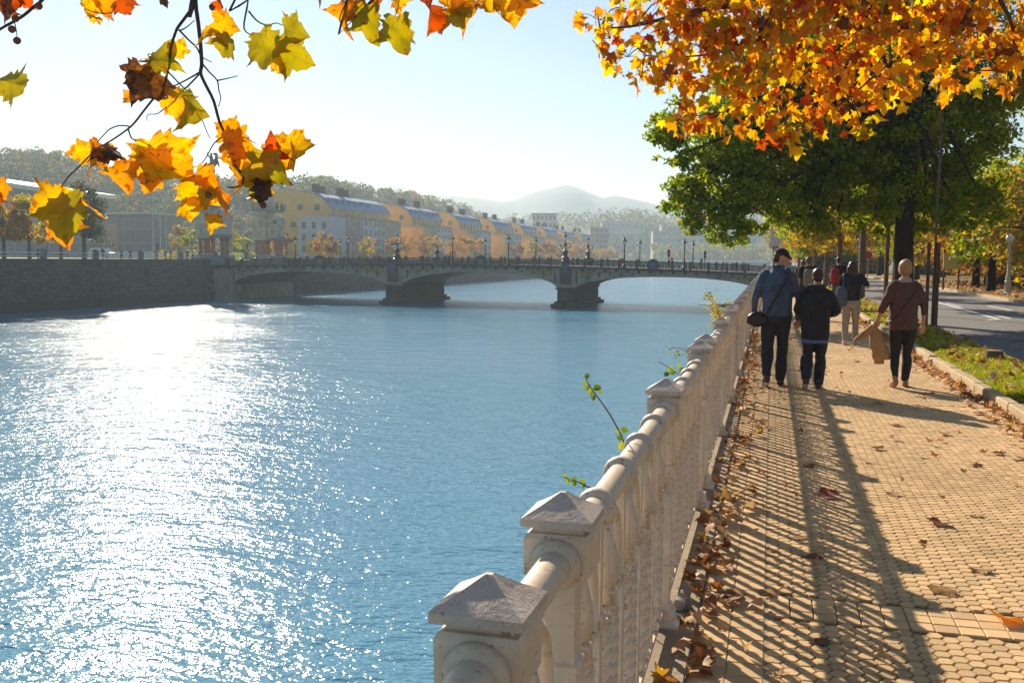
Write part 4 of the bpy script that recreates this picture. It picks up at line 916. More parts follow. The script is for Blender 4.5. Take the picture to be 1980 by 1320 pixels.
for i, (x, y, w_, h, d, lf) in enumerate(((17, 66, 26, 2.2, 2, 'dark'), (24, 108, 40, 3.5, 2.5, 'dark'), (19.5, 140, 26, 4, 2.5, 'dark'), (9.3, 143.5, 8, 3, 5, 'dark'))):  # dark leaf colour stands in for the shade below the park trees
    rg = np.random.default_rng(300 + i); P = rg.uniform(-1, 1, (7000, 3)); P[:, 2] = np.abs(P[:, 2]); P *= [d, w_ / 2, h]; P[:, 2] *= .75 + .25 * np.sin(P[:, 1] * 1.3) ** 2
    r = empty('park_hedge', (x, y, .05), 0, 'hedge closing the park, coloured dark as understory shade, ' + ['beside the road', 'further back', 'near the bridge street', 'at the street corner'][i], 'hedge'); V, Q = leaf_quads(P, .34, rg=rg); link('foliage', np_mesh('foliage', V, Q, LM[lf]), r)
    s_ = MB()
    for k in range(6): s_.tube([(0, (k - 2.5) * w_ / 6, 0), (0, (k - 2.5) * w_ / 6, h * .6)], .06, 5)
    s_.build('stems', m_bark_dk, r)
for i, (x, y, h) in enumerate(((34, 80, 13), (36, 98, 14), (30, 115, 13), (28, 135, 14), (38, 66, 13), (24, 150, 13), (14, 178, 12), (7, 185, 12), (22, 185, 13), (3.5, 200, 12), (36, 120, 14))):
    tree('background_tree', (x, y, -.05), h, (5.5, 5.5, h * .42), h * .56, ['dark', 'yellow', 'green', 'orange'][i % 4], 3600, .5, ['dark', 'yellow', 'green', 'orange'][i % 4] + ' tall tree closing the view ' + ['behind the park lamp', 'behind the hedge', 'at the back of the park', 'at the park corner', 'deep behind the lamp', 'by the bridge street', 'beyond the bridge street', 'beyond the pylons', 'right beyond the bridge street', 'beyond the far pylon', 'furthest back in the park'][i], 'tree', 'tall trees behind the park', .35, seed=330 + i, ncl=30, limbs=8)
# sapling stakes, posts, sign, globe lamp
m_stake = M('stake_wood', (.16, .085, .05), (.10, .055, .035), 8, .9, .004, 30, stretch=(1, 1, .2))
def pole_thing(name, px, py, r, h, label, cat, mat, parts=None, x=None):
    p = on_z(px, py, .08); e = empty(name, (p.x, p.y, .08), 0, label, cat); MB().tube([(0, 0, -.1), (0, 0, h)], [r, r * .9], 8).build('pole', mat, e); return e
e = pole_thing('sapling', 1802, 636, .032, 3.6, 'thin sapling tied between two stakes beside the road', 'sapling', m_bark)
MB().tube([(0, 0, 3.4), (.03, .02, 4.4), (-.05, 0, 5.4)], [.04, .03, .01], 6).build('leader', m_bark, e)
pts = MB()
for k in range(5): a = k * 1.3; pts.tube([(0, 0, 3.3 + k * .3), (.4 * math.cos(a), .4 * math.sin(a), 3.8 + k * .33)], [.015, .005], 4)
pts.build('branch', m_bark, e)
for dx, dy, lb in ((-.12, .05, 'brown stake on the path side of the thin sapling'), (.07, -.08, 'brown stake on the road side of the thin sapling')):
    p = on_z(1801, 636, .08); s_ = empty('tree_stake', (p.x + dx, p.y + dy, .08), 0, lb, 'stake'); MB().box(-.035, .035, -.035, .035, -.1, 2.0).build('post', m_stake, s_); MB().box(-.04, .04, -.04, .04, 1.7, 1.76).build('tie', m_tl, s_)
e = pole_thing('wooden_pole', 1711, 598, .075, 3.7, 'slim brown wooden pole standing in the verge grass', 'pole', m_stake); MB().lathe([(.08, 3.7), (.085, 3.74), (.02, 3.8)], n=8).build('cap', m_stake, e)
e = pole_thing('sign_post', 1661, 562, .05, 3.6, 'grey post with the back of a round road sign beside the verge', 'sign', m_mull)
MB().lathe([(.0, -.02), (.42, -.02), (.42, .02), (.0, .02)], n=20).build('sign_disc', m_greyw, e).matrix_local = Matrix.Translation((0, -.07, 2.6)) @ Matrix.Rotation(math.pi / 2, 4, 'X')
MB().box(-.05, .05, -.06, .06, 2.35, 2.4).build('bracket', m_mull, e)
e = pole_thing('stop_sign', 1676, 556, .04, 2.1, 'small red sign on a thin post beyond the round sign', 'sign', m_mull)
MB().lathe([(.0, -.015), (.24, -.015), (.24, .015), (.0, .015)], n=8, ph=R_(22.5)).build('sign_plate', m_red, e).matrix_local = Matrix.Translation((0, -.06, 1.95)) @ Matrix.Rotation(math.pi / 2, 4, 'X')
m_lampst = M('lamp_pale_stone', (.42, .38, .33), (.33, .29, .25), 3, .7)
p = on_z(1948, 571, .07); e = empty('globe_lamp', (p.x, p.y, .07), 0, 'pale park lamp with single round globe on a fluted column', 'lamp')
MB().lathe([(.2, 0), (.2, .12), (.14, .16), (.14, .62), (.18, .66), (.11, .74), (.13, .85), (.085, .95), (.06, 2.45), (.1, 2.48), (.12, 2.53), (.07, 2.57)], n=12).build('column', m_lampst, e, 50)
MB().sphere((0, 0, 2.74), .205, 16, 12).build('globe', M('frosted_globe', (.62, .55, .46), (.5, .43, .35), 6, .35), e, 180)
p = on_z(1922, 700, .08); e = empty('tree_stump', (p.x, p.y, .06), 0, 'short sawn tree stump at the edge of the verge grass', 'stump')
MB().lathe([(.17, -.05), (.15, .03), (.125, .12), (.12, .2)], n=14, sx=1.1).build('bark', m_bark, e, 60); MB().lathe([(.11, .201), (.10, .208), (.01, .209)], n=14, sx=1.1).build('cut_face', M('sawn_wood', (.32, .22, .13), (.24, .16, .09), 30, .9), e)
p = on_z(1838, 560, .07); e = empty('park_notice', (p.x, p.y, .07), 0, 'yellow notice board standing under the park trees', 'notice board')
MB().box(-.45, .45, -.04, .04, 1.2, 2.1).build('board', M('notice_yellow', (.62, .52, .2), (.5, .42, .16), 2, .7), e)
for xx in (-.4, .4): MB().box(xx - .05, xx + .05, .045, .12, 0, 2.3).build('leg', m_stake, e)
# shoots growing through the railing further along
for i, (y, n, h, lb) in enumerate(((21, 700, .9, 'yellow-green shoots growing over the far railing behind the denim jacket'), (17.2, 260, .55, 'thin leafy shoots poking out beyond the railing'))):
    rg = np.random.default_rng(400 + i); r = empty('wall_shrub', (-.75, y, -.3), 0, lb, 'shrub'); st = MB(); PP = []
    for k in range(9):
        e = Vector((rg.normal(-.15, .25), rg.normal(0, 1.0), h * rg.uniform(.7, 1.5))); st.tube([(0, 0, -.3), e * .5 + Vector((0, 0, .1)), e], [.012, .008, .003], 5, 2)
        tt = rg.uniform(.3, 1, n // 9)[:, None]; PP.append(np.array(e)[None] * tt + rg.normal(0, .07, (n // 9, 3)))
    st.build('stem', m_bark, r); V, Q = leaf_quads(np.concatenate(PP), .075, rg=rg); link('foliage', np_mesh('foliage', V, Q, LM['yellow' if i == 0 else 'green']), r)
# ================================================================== plane trees with large leaves
half = [(0, 0), (.10, -.05), (.20, -.10), (.33, -.06), (.30, .02), (.47, .03), (.40, .11), (.40, .18), (.38, .235), (.47, .31), (.50, .44), (.62, .52), (.50, .53), (.45, .56), (.37, .55), (.33, .575), (.31, .66), (.23, .74), (.16, .82), (.07, .90), (.0, 1.0)]
outl = half + [(-x, y) for x, y in half[-2:0:-1]]
def leaf_template(rings_):
    O = np.array(outl); c = np.array([0, .36]); n = len(O); V = []; Fq = []
    for s in rings_: V.append(c + (O - c) * s)
    V = np.concatenate(V + [c[None]]); T = []
    for k in range(len(rings_) - 1):
        for i in range(n):
            j = (i + 1) % n; T += [(k * n + i, k * n + j, (k + 1) * n + j), (k * n + i, (k + 1) * n + j, (k + 1) * n + i)]
    k = len(rings_) - 1
    for i in range(n): T.append((k * n + i, k * n + (i + 1) % n, len(V) - 1))
    return V, np.array(T)
LT2, LTT = leaf_template([1, .72, .4])
def bent_leaf(rg, curl=1.0):
    x, y = LT2[:, 0], LT2[:, 1]; r2 = x ** 2 + (y - .36) ** 2
    a, b_, c, d = rg.normal(0, .6), rg.normal(0, .7), rg.normal(.3, .6), rg.normal(0, .5)
    z = curl * (a * x * x * 1.6 + b_ * (y - .36) ** 2 * .8 + c * np.abs(x) * .55 + d * x * (y - .36) + .05 * np.sin(9 * x + rg.uniform(0, 6)) * np.sin(8 * y + rg.uniform(0, 6)) + rg.normal(0, .25) * r2 * np.sin(3 * np.arctan2(y - .36, x) + rg.uniform(0, 6)))
    sc_ = rg.uniform(.85, 1.12); n_ = len(outl); jit = np.ones(len(x)); jit[:n_] += rg.normal(0, .055, n_); return np.c_[x * sc_ * jit, .36 + (y - .36) * jit, z]
def veiny(name, c1, c2, spotc, cover, trans=.55, vein=(.25, .12, .03)):
    m, t, b, out = newmat(name); L = t.links; tc = ND(t, 'ShaderNodeTexCoord'); oi = ND(t, 'ShaderNodeObjectInfo')
    off = ND(t, 'ShaderNodeVectorMath', operation='SCALE'); off.inputs[0].default_value = (17, 31, 7); L.new(oi.outputs['Random'], off.inputs['Scale'])
    ps = ND(t, 'ShaderNodeVectorMath', operation='ADD'); L.new(tc.outputs['Object'], ps.inputs[0]); L.new(off.outputs[0], ps.inputs[1])
    n1 = ND(t, 'ShaderNodeTexNoise', Scale=3.2, Detail=3); L.new(ps.outputs[0], n1.inputs['Vector']); c = ramp(t, [(.3, c1), (.7, c2)], n1.outputs[0]).outputs[0]
    n2 = ND(t, 'ShaderNodeTexNoise', Scale=5.5, Detail=5, Roughness=.62); L.new(ps.outputs[0], n2.inputs['Vector'])
    # browning rises towards the leaf edge
    sep = ND(t, 'ShaderNodeSeparateXYZ'); L.new(tc.outputs['Object'], sep.inputs[0]); ds = ND(t, 'ShaderNodeVectorMath', operation='DISTANCE'); ds.inputs[1].default_value = (0, .36, 0); L.new(tc.outputs['Object'], ds.inputs[0])
    ma = ND(t, 'ShaderNodeMath', operation='MULTIPLY_ADD'); L.new(ds.outputs['Value'], ma.inputs[0]); ma.inputs[1].default_value = .22; L.new(n2.outputs[0], ma.inputs[2])
    mk = ramp(t, [(.72 - cover, (0, 0, 0)), (.76 - cover, (1, 1, 1))], ma.outputs[0])
    mx = ND(t, 'ShaderNodeMix', data_type='RGBA'); L.new(mk.outputs[0], mx.inputs[0]); L.new(c, mx.inputs[6]); mx.inputs[7].default_value = lin(spotc); c = mx.outputs[2]
    prev = None
    for ang in (0, 33, -33, 75, -75):
        d = (math.sin(R_(ang)), math.cos(R_(ang)), 0); nn = (math.cos(R_(ang)), -math.sin(R_(ang)), 0)
        dp = ND(t, 'ShaderNodeVectorMath', operation='DOT_PRODUCT'); dp.inputs[1].default_value = nn; L.new(tc.outputs['Object'], dp.inputs[0])
        ab = ND(t, 'ShaderNodeMath', operation='ABSOLUTE'); L.new(dp.outputs['Value'], ab.inputs[0])
        al = ND(t, 'ShaderNodeVectorMath', operation='DOT_PRODUCT'); al.inputs[1].default_value = d; L.new(tc.outputs['Object'], al.inputs[0])
        gt = ND(t, 'ShaderNodeMath', operation='GREATER_THAN'); L.new(al.outputs['Value'], gt.inputs[0]); gt.inputs[1].default_value = .0
        lt = ND(t, 'ShaderNodeMath', operation='LESS_THAN'); L.new(ab.outputs[0], lt.inputs[0]); lt.inputs[1].default_value = .008
        mu = ND(t, 'ShaderNodeMath', operation='MULTIPLY'); L.new(gt.outputs[0], mu.inputs[0]); L.new(lt.outputs[0], mu.inputs[1])
        if prev is None: prev = mu.outputs[0]
        else: mm = ND(t, 'ShaderNodeMath', operation='MAXIMUM'); L.new(prev, mm.inputs[0]); L.new(mu.outputs[0], mm.inputs[1]); prev = mm.outputs[0]
    k = ND(t, 'ShaderNodeMath', operation='MULTIPLY'); L.new(prev, k.inputs[0]); k.inputs[1].default_value = .55
    mv = ND(t, 'ShaderNodeMix', data_type='RGBA'); L.new(k.outputs[0], mv.inputs[0]); L.new(c, mv.inputs[6]); mv.inputs[7].default_value = lin(vein); c = mv.outputs[2]
    L.new(c, b.inputs['Base Color']); b.inputs['Roughness'].default_value = .5; b.inputs['Specular IOR Level'].default_value = .35
    tr = ND(t, 'ShaderNodeBsdfTranslucent'); hs = ND(t, 'ShaderNodeHueSaturation'); hs.inputs['Value'].default_value = 1.5; hs.inputs['Saturation'].default_value = 1.1; L.new(c, hs.inputs['Color']); L.new(hs.outputs[0], tr.inputs[0])
    ms = ND(t, 'ShaderNodeMixShader'); ms.inputs[0].default_value = trans; L.new(b.outputs[0], ms.inputs[1]); L.new(tr.outputs[0], ms.inputs[2]); L.new(ms.outputs[0], out.inputs['Surface']); return m
PLM = {'y': veiny('leaf_yellow', (.66, .37, .012), (.62, .29, .012), (.42, .12, .012), .10), 'o': veiny('leaf_orange', (.58, .17, .012), (.62, .27, .015), (.26, .06, .012), .06),
       'r': veiny('leaf_red', (.50, .085, .015), (.42, .06, .015), (.16, .035, .012), .06), 'g': veiny('leaf_olive', (.30, .25, .012), (.40, .30, .015), (.33, .12, .015), .05, .42), 'b': veiny('leaf_brown', (.26, .10, .025), (.17, .06, .02), (.08, .03, .015), .16, .4), 'f': veiny('leaf_fallen_tan', (.40, .25, .09), (.32, .17, .06), (.2, .09, .04), .12, .2), 'p': veiny('leaf_fallen_red', (.30, .075, .035), (.22, .07, .035), (.12, .05, .03), .12, .2), 'd': veiny('leaf_dry', (.045, .025, .02), (.08, .04, .025), (.03, .02, .02), .1, .25)}
m_twig = M('twig_bark', (.06, .042, .035), (.10, .07, .05), 40, .85, .001, 200)
rgl = np.random.default_rng(11)
leaf_bank = {}
for kk in PLM: leaf_bank[kk] = [np_mesh('leaf', bent_leaf(rgl), LTT, PLM[kk], True) for _ in range(7)]
RT, UP, BK = Vector(CM.col[0]), Vector(CM.col[1]), Vector(CM.col[2])
def place_leaf(parent, c, px, py, d, size_px, ang, tilt=None, roll=None, base=Vector((0, 0, 0)), squash=1.0):
    s = size_px / F * d; a = R_(ang); tip = RT * math.cos(a) - UP * math.sin(a)
    tip = (tip + BK * rgl.normal(0, .45)).normalized() if tilt is None else (tip + BK * tilt).normalized()
    n = BK - tip * BK.dot(tip); n.normalize(); side = tip.cross(n)
    rr = rgl.normal(0, .45) if roll is None else roll
    side2 = side * math.cos(rr) + n * math.sin(rr); n2 = side2.cross(tip)
    m = Matrix((side2, tip, n2)).transposed()
    o = link('leaf', leaf_bank[c][int(rgl.integers(0, 7))], parent); p = at_d(px, py, d) - tip * s * .42 - base
    o.matrix_local = Matrix.Translation(p) @ m.to_4x4() @ Matrix.Diagonal((s * squash, s, s, 1)); return o, p
# --- tree whose twigs hang over the river on the left
TA = Vector((3.1, -3.4, .05)); pa = empty('plane_tree', TA, 0, 'plane tree behind the path whose nearly bare twigs hang over the river', 'tree')
m_planebark = M('plane_bark', (.20, .17, .12), (.12, .10, .07), 3, .9, .01, 12, c3=(.32, .28, .2))
lb = MB(); lb.tube([Vector(q) - TA for q in ((3.1, -3.4, -.1), (3.05, -3.3, 1.8), (2.9, -3.1, 3.6), (2.7, -2.9, 5.2), (2.4, -2.6, 7.0))], [.30, .25, .22, .17, .06], 12, 3)
lb.build('trunk', m_planebark, pa, 180)
lb = MB(); lb.tube([Vector(q) - TA for q in ((2.9, -3.1, 3.7), (1.6, -1.2, 4.5), (.2, .8, 4.5), (-1.1, 2.2, 3.9), (-2.2, 3.0, 3.5))], [.14, .10, .07, .045, .018], 9, 4)
for a_, q in (((.2, .8, 4.5), (.1, 2.6, 4.3)), ((-.6, 1.7, 4.2), (-.6, 3.0, 3.6))): lb.tube([Vector(a_) - TA, (Vector(a_) + Vector(q)) / 2 - TA, Vector(q) - TA], [.04, .03, .012], 7, 2)
lb.build('limb', m_planebark, pa, 180)
def twig(pts, r0, r1, d=2.9, parent=pa, B=TA, top=None, dd=None, nm='twig', wob=0):
    r0 *= .82; r1 *= .85
    P = []
    for k, (x, y) in enumerate(pts):
        q = at_d(x, y, d if dd is None else dd[0] + (dd[1] - dd[0]) * k / max(1, len(pts) - 1)); P.append(q - B)
    if top is not None: P = [Vector(top) - B] + P
    rad = [r0 + (r1 - r0) * k / (len(P) - 1) for k in range(len(P))]
    return MB().tube(P, rad, 6, 3).build(nm, m_twig, parent, 180)
LA = (-.75, 1.9, 4.05)
twig([(382, -60), (378, 0), (384, 50), (388, 90), (390, 125), (388, 142), (398, 165), (413, 195), (424, 235), (436, 262), (446, 300), (458, 325), (471, 343)], .0085, .0045, top=(-1.0, 2.2, 3.9))
twig([(471, 343), (468, 356), (455, 362), (440, 362)], .0045, .003); twig([(460, 328), (480, 338), (502, 342), (515, 346)], .0045, .0022)
twig([(378, 8), (360, 32), (345, 52), (340, 62), (331, 90), (326, 130), (315, 170), (296, 192), (280, 212), (258, 240), (240, 255), (215, 272), (192, 285)], .006, .0028)
twig([(252, 245), (232, 243), (212, 250), (200, 262), (188, 275)], .003, .0018); twig([(248, 250), (255, 268), (270, 272), (290, 282)], .003, .0016)
twig([(192, 285), (170, 305), (150, 325), (132, 342), (118, 362)], .003, .002)
twig([(346, 58), (365, 78), (380, 92), (388, 108), (398, 115), (410, 121)], .004, .0016); twig([(348, 60), (362, 52), (376, 40)], .003, .0015)
twig([(386, 140), (362, 154), (340, 165), (330, 168)], .0035, .002); twig([(385, 144), (362, 168), (340, 184), (322, 205), (305, 220), (286, 222), (284, 234)], .0035, .0013)
twig([(390, 122), (405, 140), (420, 156), (423, 175), (427, 190), (422, 207)], .0035, .0015); twig([(420, 156), (440, 152), (460, 147)], .003, .0014)
twig([(326, 140), (345, 160), (362, 178), (378, 205), (392, 235), (400, 255), (406, 268)], .003, .0013)
twig([(440, 262), (425, 268), (412, 280), (400, 302), (388, 318), (372, 324)], .003, .0015); twig([(450, 310), (452, 322), (456, 330)], .002, .001); twig([(446, 262), (466, 262), (480, 270), (495, 278)], .003, .0015)
twig([(484, -60), (480, 0), (472, 45), (474, 60), (484, 67)], .0045, .002, d=2.8, top=(-.62, 2.7, 3.7)); twig([(481, 22), (494, 38), (508, 47), (522, 48), (534, 45), (548, 50)], .0035, .0015, d=2.8); twig([(513, 48), (514, 68)], .0014, .001, d=2.8)
twig([(-40, 85), (0, 57), (25, 43), (45, 31), (65, 14), (82, 0), (120, -50)], .004, .006, d=2.7); twig([(120, -50), (160, -160)], .006, .01, d=2.7); twig([(28, 44), (32, 62), (33, 78)], .002, .0012, d=2.7)
twig([(157, 0), (165, 15), (185, 25), (215, 25), (225, 10)], .0025, .0014, d=2.8); twig([(320, -40), (319, 0), (322, 10)], .002, .0015, d=2.8); twig([(157, 0), (150, -60)], .0025, .005, d=2.8)
twig([(680, -40), (672, 0), (660, 25), (656, 40)], .003, .0015, d=2.6); twig([(770, -50), (772, 0), (763, 35)], .002, .0012, d=2.6); twig([(860, -60), (858, 0), (862, 20)], .002, .0012, d=2.6); twig([(985, -40), (975, 0)], .002, .0015, d=2.6)
twig([(680, -40), (770, -50), (860, -60), (985, -40)], .006, .003, d=2.6, top=(-.15, 2.55, 4.3))
HL = [('g', 125, 415, 108, 88, 2.85), ('y', 98, 392, 80, 160, 2.9), ('o', 120, 440, 85, 75, 2.92), ('y', 150, 395, 70, 30, 2.88), ('o', 178, 305, 80, 115, 2.9), ('b', 205, 300, 62, 60, 2.87), ('y', 160, 295, 55, 170, 2.93), ('d', 222, 293, 45, 50, 2.86),
      ('o', 243, 338, 70, 100, 2.88), ('y', 322, 322, 118, 40, 2.92), ('y', 300, 318, 90, 95, 2.95), ('o', 290, 350, 55, 110, 2.9), ('b', 287, 165, 88, 60, 2.86), ('b', 265, 148, 60, 120, 2.9), ('g', 312, 112, 82, -60, 2.9), ('y', 345, 95, 50, -50, 2.92), ('o', 248, 190, 32, 110, 2.93),
      ('y', 350, 205, 75, 30, 2.88), ('g', 372, 210, 78, 35, 2.86), ('y', 412, 68, 55, 70, 2.85), ('y', 440, 48, 62, 20, 2.9), ('g', 436, 92, 55, 130, 2.87), ('g', 512, 98, 92, 75, 2.8), ('g', 565, 108, 88, 25, 2.82), ('g', 568, 63, 66, 22, 2.78), ('y', 545, 122, 50, 60, 2.84),
      ('y', 378, 362, 72, 80, 2.93), ('o', 402, 346, 62, 30, 2.9), ('y', 360, 398, 55, 105, 2.91), ('g', 400, 385, 50, 95, 2.88), ('o', 428, 395, 66, 70, 2.9), ('y', 409, 432, 40, 95, 2.87), ('y', 385, 380, 60, 110, 2.95),
      ('o', 444, 252, 60, -70, 2.92), ('o', 460, 283, 72, 10, 2.9), ('r', 520, 288, 58, -60, 2.88), ('o', 525, 300, 50, 20, 2.9), ('y', 572, 292, 92, 5, 2.92), ('y', 565, 320, 78, 70, 2.95), ('g', 522, 325, 95, 20, 2.88), ('y', 468, 328, 88, 95, 2.94), ('y', 495, 335, 80, 60, 2.96), ('g', 500, 362, 60, 110, 2.9), ('d', 514, 368, 48, 95, 2.86), ('b', 490, 378, 42, 140, 2.9),
      ('o', 205, 12, 50, -20, 2.8), ('r', 240, 10, 48, 60, 2.82), ('y', 172, 16, 42, 100, 2.8), ('y', 186, 31, 34, 10, 2.8), ('r', 428, 3, 34, -90, 2.8), ('d', 318, 5, 26, 60, 2.8), ('g', 22, 160, 82, 15, 2.75), ('b', 12, 18, 60, 100, 2.7), ('r', 22, 5, 50, 60, 2.7), ('r', 50, 0, 42, 0, 2.72), ('o', 2, 365, 46, 80, 2.9), ('r', 6, 378, 40, 40, 2.92),
      ('o', 672, 28, 75, 110, 2.6), ('b', 700, 15, 60, 60, 2.62), ('g', 716, 45, 84, 85, 2.6), ('g', 772, 68, 88, 80, 2.58), ('r', 838, 28, 82, 75, 2.6), ('o', 858, 45, 60, 100, 2.62), ('y', 880, 15, 85, 60, 2.6), ('y', 905, 8, 75, 20, 2.62), ('g', 885, 32, 50, 70, 2.58), ('y', 978, 8, 86, 85, 2.6), ('y', 1010, 0, 78, 10, 2.62), ('y', 945, 5, 60, 100, 2.6), ('y', 618, -2, 38, 95, 2.6), ('r', 735, -2, 50, 150, 2.63), ('y', 770, -5, 60, 40, 2.64)]
for c, px, py, s, a, d in HL:
    o, p = place_leaf(pa, c, px, py, d, s * .95, a, None if s < 85 else rgl.normal(0, .2), rgl.normal(0, .75 if s < 85 else .3), TA)
    pet = at_d(px + random.uniform(-14, 14), py - s * .55 - random.uniform(8, 26), d) - TA
    MB().tube([p, (p + pet) / 2 + RT * .004, pet], [.0011, .0009, .0011], 4).build('stalk', m_twig, o).matrix_parent_inverse = o.matrix_local.inverted()
m_seed = M('seed_ball', (.16, .07, .03), (.24, .11, .04), 90, .9, .004, 160)
for px, py in ((75, 12), (30, 36), (23, 57), (33, 79), (411, 14), (509, 397), (403, 377)):
    p = at_d(px, py, 2.7 if px < 100 else 2.86) - TA; o = MB().sphere(p, .0105, 10, 8).build('seed_ball', m_seed, pa, 180)
# --- plane tree whose crown fills the upper right
TB = Vector((3.2, 6.0, .05)); pb = empty('plane_tree', TB, 0, 'plane tree with thick orange and yellow autumn crown reaching over the promenade', 'tree')
lb = MB(); lb.tube([Vector(q) - TB for q in ((3.2, 6.0, -.1), (3.22, 6.05, 1.8), (3.2, 6.2, 3.2), (3.0, 6.5, 4.6), (2.8, 6.9, 6.4))], [.30, .26, .23, .18, .06], 12, 3); lb.build('trunk', m_planebark, pb, 180)
LB = [(1150, 35, 10.4, .22), (1180, 75, 10.4, .25), (1215, 110, 10.4, .26), (1240, 150, 10.3, .14), (1200, 15, 10.6, .25), (1270, 60, 10.3, .42), (1300, 130, 10.2, .33), (1330, 215, 10.1, .24), (1310, 235, 10.0, .16), (1350, 90, 10, .5), (1385, 40, 10, .5), (1410, 190, 9.8, .48), (1440, 110, 9.7, .5), (1460, 40, 9.5, .6), (1480, 225, 9.8, .30), (1530, 170, 9.8, .55), (1540, 255, 9.6, .20), (1525, 270, 9.6, .10), (1600, 50, 9.5, .6), (1610, 150, 9.7, .42), (1650, 215, 9.7, .26), (1665, 245, 9.6, .1), (1700, 80, 9.5, .55), (1720, 155, 9.6, .36), (1790, 120, 9.6, .36), (1810, 35, 9.5, .55), (1880, 115, 9.6, .40), (1905, 40, 9.5, .5), (1965, 115, 9.6, .36), (1975, 40, 9.5, .5), (1560, 0, 9.5, .5), (1750, 5, 9.4, .5), (1850, -20, 9.4, .5), (1400, 0, 9.9, .45), (1290, 0, 10.3, .4), (1340, 20, 10.2, .4), (1500, -10, 9.6, .5), (1650, -10, 9.5, .5), (1960, 170, 9.7, .15), (1830, 165, 9.7, .14), (1580, 235, 9.7, .14)]
cand = []; vol = np.array([l[3] ** 2 for l in LB]); NL = 2300
for (px, py, d, r), c in zip(LB, (NL * vol / vol.sum()).astype(int)):
    ctr = at_d(px, py, d)
    for _ in range(max(c, 10)):
        u = rgl.normal(size=3); u /= np.linalg.norm(u); u *= rgl.uniform(.1, 1) ** .4; p = ctr + Vector((u[0] * r, u[1] * r * .9, u[2] * r * .9))
        cand.append(p)
wt = {'y': .40, 'o': .26, 'r': .10, 'g': .14, 'b': .10}; keys = list(wt)
cand.sort(key=lambda p: proj(p)[2]); inv = [p for p in cand if -10 < proj(p)[0] < 1990 and -20 < proj(p)[1] < 320][:300]; sel = set(id(p) for p in inv)
def leaf_frame(rg):
    # hanging leaves: tips mostly down, faces turned every way
    tip = Vector((rg.normal(0, .55), rg.normal(0, .55), -.75 + rg.normal(0, .45))).normalized(); n = Vector((rg.normal(), rg.normal(), rg.normal(.3, .6))); n = (n - tip * n.dot(tip)).normalized(); return Matrix((tip.cross(n), tip, n)).transposed()
def pick(p):
    px = proj(p)[0]; k = noise.noise((p.x * 1.2, p.y * 1.2, p.z * 1.6)); warm = (1500 - px) / 700
    pr = np.array([.40 - .06 * warm + .25 * k, .31 + .08 * warm, .10 + .06 * warm - .06 * k, .13, .06]); pr = np.clip(pr, .02, 1); return keys[int(rgl.choice(5, p=pr / pr.sum()))]
bulk = {k: ([], []) for k in keys}
for p in cand:
    c = pick(p); s = .108 * rgl.uniform(.6, 1.45); m = leaf_frame(rgl)
    if id(p) in sel:
        o = link('leaf', leaf_bank[c][int(rgl.integers(0, 7))], pb); o.matrix_local = Matrix.Translation(p - TB) @ m.to_4x4() @ Matrix.Diagonal((s, s, s, 1))
    else:
        bulk[c][0].append(p - TB); bulk[c][1].append((np.array(m) * s))
# joined leaves: coarse leaf outline
O8 = np.array([(0, 0), (.33, -.08), (.31, .1), (.47, .03), (.32, .24), (.60, .54), (.26, .56), (.17, .8), (0, 1), (-.17, .8), (-.26, .56), (-.60, .54), (-.32, .24), (-.47, .03), (-.31, .1), (-.33, -.08)])
C8 = np.r_[O8, [(0, .36)]]; T8 = np.array([(i, (i + 1) % 16, 16) for i in range(16)])
BLM = {'y': [(0, (.66, .38, .02)), (.6, (.72, .44, .025)), (1, (.62, .31, .02))], 'o': [(0, (.56, .17, .015)), (1, (.62, .27, .02))], 'r': [(0, (.50, .09, .015)), (1, (.36, .06, .015))], 'g': [(0, (.28, .25, .015)), (1, (.42, .32, .02))], 'b': [(0, (.26, .10, .03)), (1, (.15, .06, .02))]}
for kk, (ps, ms) in bulk.items():
    n = len(ps); V = np.empty((n, 17, 3))
    for i in range(n):
        x, y = C8[:, 0], C8[:, 1]; z = rgl.normal(0, .4) * x * x + rgl.normal(.15, .35) * np.abs(x) * .6 + rgl.normal(0, .4) * (y - .36) ** 2
        V[i] = np.c_[x, y, z] @ ms[i].T + np.array(ps[i])
    Q = (T8[None] + (np.arange(n) * 17)[:, None, None]).reshape(-1, 3)
    tag(link('foliage', np_mesh('foliage', V.reshape(-1, 3), Q, leafmat('canopy_' + kk, BLM[kk], .72)), pb), kind='stuff')
fork = Vector((3.05, 6.4, 4.0)); rg = np.random.default_rng(77)
hubs = [at_d(1900, -60, 8.8), at_d(1700, -40, 9.3), at_d(1500, 0, 9.6), at_d(1350, 20, 10)]
brs = [[fork, hubs[0], hubs[1], hubs[2], hubs[3], at_d(1230, 50, 10.3), at_d(1160, 55, 10.4)], [hubs[0], at_d(1850, 60, 9.4), at_d(1740, 110, 9.6), at_d(1640, 190, 9.7), at_d(1560, 250, 9.6)], [hubs[2], at_d(1470, 60, 9.7), at_d(1400, 100, 9.9), at_d(1320, 110, 10.2), at_d(1250, 108, 10.3)], [hubs[0], at_d(1960, 60, 9.4), at_d(1940, 140, 9.6)], [hubs[1], at_d(1660, 60, 9.6), at_d(1560, 140, 9.8), at_d(1480, 200, 9.8), at_d(1340, 225, 10.1)]]
for bi, pts in enumerate(brs):
    r0 = (.09, .03, .024, .03, .024)[bi]; MB().tube([q - TB for q in pts], [r0 + (.006 - r0) * (k / (len(pts) - 1)) ** .6 for k in range(len(pts))], 7, 4).build('branch', m_twig, pb, 180)
tw = MB()
allp = [q for b_ in brs for q in b_[1:]]
